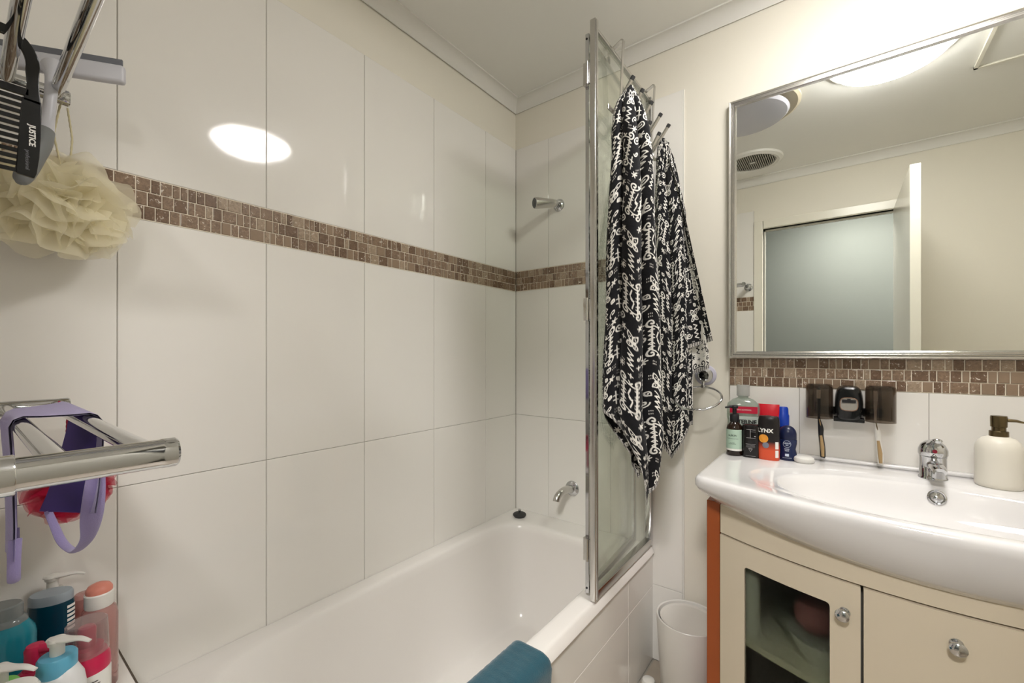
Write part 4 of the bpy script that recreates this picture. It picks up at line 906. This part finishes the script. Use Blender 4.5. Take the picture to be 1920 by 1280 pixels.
# loofahs
def loofah(name, label, c, Rr, m, seed, cord, cord_m, n=60, sq_=.95, sqx=.7):
    rnd = random.Random(seed); t = thing(name, label, 'loofah', (c[0], c[1], c[2]-Rr)); mb = MB(); C0 = Vector(c)
    for k in range(n):
        zz = 1-2*(k+.5)/n; a = k*2.39996; d = Vector((math.cos(a)*math.sqrt(1-zz*zz), math.sin(a)*math.sqrt(1-zz*zz), zz)); d = (d+Vector((rnd.uniform(-.3,.3), rnd.uniform(-.3,.3), rnd.uniform(-.45,.15)))).normalized()
        u = d.orthogonal().normalized(); u = Matrix.Rotation(rnd.uniform(0, 6.28), 3, d)@u; v = d.cross(u); Lr = Rr*rnd.uniform(.70, 1.10); w_ = Rr*rnd.uniform(.45, .80); ph = rnd.uniform(0, 6.28); curl = rnd.uniform(-.8, .8); P = []; nw = rnd.uniform(3, 5.5)
        for i in range(11):
            f = i/10; row = []
            for j in range(23):
                g = j/22*2-1; edge = math.sqrt(max(.0, 1-abs(g)**2.6)); r_ = Lr*(.22+.78*f*(.35+.65*edge)); wave = math.sin(g*nw+ph)*Rr*.16*f+math.sin(g*nw*2.3+ph*2)*Rr*.05*f*f
                p = d*r_+u*g*w_*(.25+.75*math.sin(f*1.5))+v*(wave+curl*Rr*.45*f*f); p.z -= Rr*.10*f*f; row.append(C0+Vector((p.x*sqx, p.y, p.z*sq_)))
            P.append(row)
        mb.grid(P)
    mb.build('puff', m, t, ang=180)
    mb = MB(); mb.lathe([(0, -Rr*.35), (Rr*.3, -Rr*.2), (Rr*.38, 0), (Rr*.3, Rr*.2), (0, Rr*.35)], c, n=20, sx=.7); mb.build('core', m, t)
    for pts in cord:
        mb = MB(); P = []
        P = [Vector(p) for p in pts]; Q = []
        for i in range(len(P)-1):
            for j in range(12): Q.append(P[i].lerp(P[i+1], j/12))
        Q.append(P[-1]); mb.tube(Q, [.0013+.0005*(i % 2) for i in range(len(Q))], n=8); mb.build('cord', cord_m, t)
cord_c = col('cream cord', (206, 196, 160), .8)
loofah('shower_puff', 'large cream net loofah hanging from the upper towel rail', (-1.14, .124, .284+H), .102, fabric_net('cream net', (254, 248, 224), .5), 4,
       [[(-1.135, .132, .33+H), (-1.133, .136, .40+H), (-1.126, .129, .452+H)], [(-1.135, .124, .33+H), (-1.133, .112, .40+H), (-1.128, .120, .455+H)]], cord_c)
loofah('shower_puff', 'crimson net loofah hanging behind the purple strap', (-1.130, .139, -.240+H), .064, fabric_net('crimson net', (214, 44, 84), .5), 9,
       [[(-1.128, .126, -.20+H), (-1.090, .124, -.14+H), (-1.075, .1235, -.090+H), (-1.075, .112, -.0815+H)]], col('crimson cord', (150, 20, 50), .8), 46)
# purple back strap
t = thing('back_strap', 'purple exfoliating back strap draped over the lower towel rail', 'bath strap', (-.9, .09, H-.30))
lav = col('lavender knit', (142, 130, 176), .9, bump=(500, .6, .001), sheen=.3); pur = col('deep purple cloth', (72, 52, 132), .85)
zb_ = -.092+.0105
path = [(.048, -.262), (.0485, -.22), (.048, -.18), (.047, -.14), (.0455, -.11), (.0445, zb_-.010), (.048, zb_-.002), (.055, zb_+.001), (.07, zb_), (.085, zb_), (.10, zb_), (.112, zb_+.001), (.119, zb_-.002), (.1235, zb_-.009), (.1245, -.12), (.1230, -.15), (.121, -.18), (.119, -.20), (.117, -.215)]
def strap_pt(i, g, off):
    y, z = path[i]; a = path[max(0, i-1)]; b = path[min(len(path)-1, i+1)]; d = Vector((b[0]-a[0], b[1]-a[1])).normalized(); y, z = y-d.y*off, z+d.x*off
    s = i/(len(path)-1)
    if s < .4: xa, xb = -.822-.01*(.4-s), lerp(-.895, -.955, s/.4)
    else: xa, xb = lerp(-.822, -.800, min(1, (s-.4)/.2)), lerp(-.955, -1.045, min(1, (s-.4)/.25))
    if s > .72: k = (s-.72)/.28; y -= .030*k*g; z -= .043*k*g
    if s < .3: y += .003*math.sin(g*6)
    return (lerp(xa, xb, g), y, z+H)
mb = MB(); n_ = 24
mb.mi(0).grid([[strap_pt(i, j/n_, .002) for j in range(n_+1)] for i in range(len(path))])
P = [[strap_pt(i, j/n_, 0) for j in range(n_+1)] for i in range(len(path))]
mb.mi(0).grid([r[:4] for r in P]); mb.mi(1).grid([r[3:] for r in P])
mb.build('cloth', [lav, pur], t, ang=60)
mb = MB(); mb.tube([(-1.0, .093, -.250+H), (-.98, .098, -.270+H), (-.95, .102, -.286+H), (-.92, .107, -.292+H), (-.89, .111, -.288+H), (-.85, .117, -.262+H), (-.825, .118, -.225+H), (-.812, .1195, -.18+H), (-.806, .121, -.13+H)], [.005, .0055, .006, .006, .006, .008, .012, .011, .006], n=14, flat=.45); mb.build('handle_loop', lav, t)
mb = MB(); mb.tube([(-.832, .049, -.235+H), (-.832, .048, -.262+H), (-.836, .048, -.285+H), (-.850, .049, -.292+H), (-.868, .050, -.285+H), (-.880, .050, -.255+H), (-.885, .050, -.235+H)], .006, n=12, flat=.6); mb.build('handle_loop', lav, t)
# ------------------------------------------------------------------ bottles on the ledge
def bottle(name, label, c, parts, cat='bottle'):
    c = (c[0], c[1], ZL); t = thing(name, label, cat, c)
    for nm, m, prof, kw in parts: mb = MB(); mb.lathe(prof, c, **kw); mb.build(nm, m, t)
    return t, c
pinkc = clear_mat('pink tinted plastic', (232, 200, 196), .03, .35, (214, 170, 164)); clr = clear_mat('hazy clear plastic', (230, 222, 220), .03, .18, (220, 205, 205))
t, c = bottle('tonic_bottle', 'slim clear bottle with a white collar and salmon cap in the ledge corner', (-1.130, .172),
  [('body', pinkc, [(0, 0), (.026, 0), (.0275, .003), (.0275, .135), (.024, .150), (.019, .156), (.018, .160)], dict(cap=False)),
   ('collar', M['white'], [(.0205, .155), (.0215, .157), (.0215, .180), (.0200, .182)], {}),
   ('cap', col('salmon plastic', (222, 140, 122), .4), [(.0195, .181), (.0195, .188), (.016, .194), (.008, .198), (0, .199)], {})])
decal(t, 'label_print', col('brown red print', (150, 70, 60), .5), facing(c, R(40), .0277), -.014, .014, .05, .13)
t, c = bottle('foam_pump', 'pink foam pump bottle under a clear cap at the right of the ledge', (-1.022, .140),
  [('body', M['white'], [(0, 0), (.029, 0), (.031, .003), (.031, .095), (.030, .100)], {}),
   ('neck', col('crimson plastic', (196, 34, 78), .3), [(.0305, .100), (.031, .102), (.030, .118), (.026, .128), (.022, .130), (.0215, .138), (.012, .140), (.012, .168), (.010, .172), (0, .173)], {}),
   ('cover_cap', clr, [(.0285, .128), (.0275, .160), (.0265, .180), (.024, .182), (0, .182)], dict(cap=False))])
text_lines = MB()
for k in range(16):
    m = patch(facing(c, R(60), .0312), -.030, .026+.004*math.sin(k*2.3), .088-k*.005, .0895-k*.005, 12); text_lines.add(m.v, m.f)
text_lines.build('label_print', ink_b, t, smooth=False)
t, c = bottle('shampoo_bottle', 'dark teal bottle with a flat grey top standing on the ledge', (-1.140, .110),
  [('body', col('dark teal plastic', (6, 58, 76), .2), [(0, 0), (.029, 0), (.031, .004), (.032, .10), (.031, .182), (.030, .188)], dict(sy=.72, rot=R(60))),
   ('cap', col('grey blue plastic', (150, 160, 168), .35), [(.0302, .188), (.0302, .200), (.028, .204), (0, .205)], dict(sy=.72, rot=R(60)))])
fl_ = lambda u, v, c=c: Vector((c[0]+.0325*math.cos(u)*math.cos(R(60))-.0240*math.sin(u)*math.sin(R(60)), c[1]+.0325*math.cos(u)*math.sin(R(60))+.0240*math.sin(u)*math.cos(R(60)), c[2]+v))
mb = MB()
for k in range(6): m2 = patch(fl_, R(-32), R(2), .135+k*.008, .140+k*.008, 10); mb.add(m2.v, m2.f)
mb.build('label_print', ink_w, t, smooth=False)
t, c = bottle('micellar_bottle', 'aqua filled bottle with a clear cap at the left edge of the ledge', (-1.085, .050),
  [('body', clear_mat('aqua liquid bottle', (120, 205, 215), .04, .75, (30, 140, 160)), [(0, 0), (.037, 0), (.040, .004), (.040, .175), (.038, .185), (.030, .198)], dict(cap=False, sy=.72, rot=R(60))),
   ('cap', clear_mat('grey clear cap', (200, 204, 204), .05, .5, (150, 156, 156)), [(.030, .197), (.028, .203), (.024, .206), (.024, .226), (.022, .228), (0, .228)], dict(sy=.8, rot=R(60)))])
t, c = bottle('tonic_bottle', 'short pinkish clear bottle between the teal and salmon-capped bottles', (-1.185, .158),
  [('body', pinkc, [(0, 0), (.021, 0), (.0225, .003), (.0225, .12), (.018, .13)], dict(cap=False)), ('cap', pinkc, [(.018, .13), (.0185, .132), (.0175, .160), (.012, .166), (0, .167)], {})])
def pump(label, c, collar, bodym, h, a, R0=.034, name='pump_bottle'):
    t, c = bottle(name, label, c, [('body', bodym, [(0, 0), (R0-.003, 0), (R0, .004), (R0, h*.62), (R0*.93, h*.70), (R0*.7, h*.775), (R0*.45, h*.80)], dict(sy=.8, rot=R(50))),
      ('collar', collar, [(R0*.62, h*.74), (R0*.66, h*.75), (R0*.66, h*.86), (R0*.60, h*.875), (0, h*.88)], {})])
    mb = MB(); mb.lathe([(.0085, h*.86), (.0085, h*.95), (.0105, h*.955), (.0115, h*.985), (.009, h), (0, h*1.005)], c, n=24)
    d = Vector((math.cos(a), math.sin(a), 0)); P = Vector(c)+Vector((0,0,h*.985))
    mb.tube([P-d*.012, P, P+d*.016, P+d*.034+Vector((0,0,.001)), P+d*.048-Vector((0,0,.003))], [.006, .010, .0075, .005, .0032], n=14, flat=.5, up=(0,0,1)); mb.build('pump', M['white'], t); return t
pump('white pump bottle with a light blue collar at the front of the ledge', (-.950, .098), col('light blue plastic', (96, 170, 200), .35), col('milky bottle', (214, 214, 214), .3, sss=.1), .204, R(40))
pump('white pump bottle with a green collar at the left front of the ledge', (-.925, .040), col('green plastic', (120, 190, 90), .35), M['white'], .205, R(40), .030)
pump('pale pump bottle behind the dark teal bottle', (-1.205, .118), M['white'], pinkc, .212, R(60), .024)
t, c = bottle('serum_bottle', 'small crimson bottle behind the light blue collared pump', (-1.010, .080),
  [('body', M['crimson plastic'], [(0, 0), (.026, 0), (.028, .003), (.028, .12), (.022, .135), (.014, .142)], {}), ('nozzle', M['crimson plastic'], [(.013, .14), (.012, .165), (.0125, .172), (.010, .178), (0, .179)], {})])
mb = MB(); mb.tube([(c[0], c[1], ZL+.170), (c[0]+.012, c[1]+.012, ZL+.173), (c[0]+.020, c[1]+.019, ZL+.170)], [.008, .007, .005], n=12); mb.build('spout', M['crimson plastic'], t)
t, c = bottle('cream_jar', 'squat white capped bottle at the very front left of the ledge', (-.865, .045),
  [('body', M['milky bottle'], [(0, 0), (.028, 0), (.030, .004), (.030, .155), (.028, .160)], {}), ('cap', M['white'], [(.0285, .160), (.029, .162), (.029, .190), (.026, .196), (0, .199)], {})])

# ------------------------------------------------------------------ groups of look-alikes
for k, g in (('bath_towel', 'patterned towels on the hook rack'), ('tumbler', 'smoked tumblers of the toothbrush holder'), ('toothbrush', 'toothbrushes under the tumblers'),
             ('towel_rail', 'double towel rails'), ('shower_puff', 'net loofahs on the towel rails'), ('hall_fill_light', 'added hallway fill lights')):
    for o in bpy.data.objects:
        if o.parent is None and o.name.split('.')[0] == k: o['group'] = g
for o in bpy.data.objects:
    if o.parent is None and o.get('category') in ('bottle', 'tube'): o['group'] = 'bottles on the bath ledge' if o.location.x < -.6 else 'toiletries at the left end of the basin'
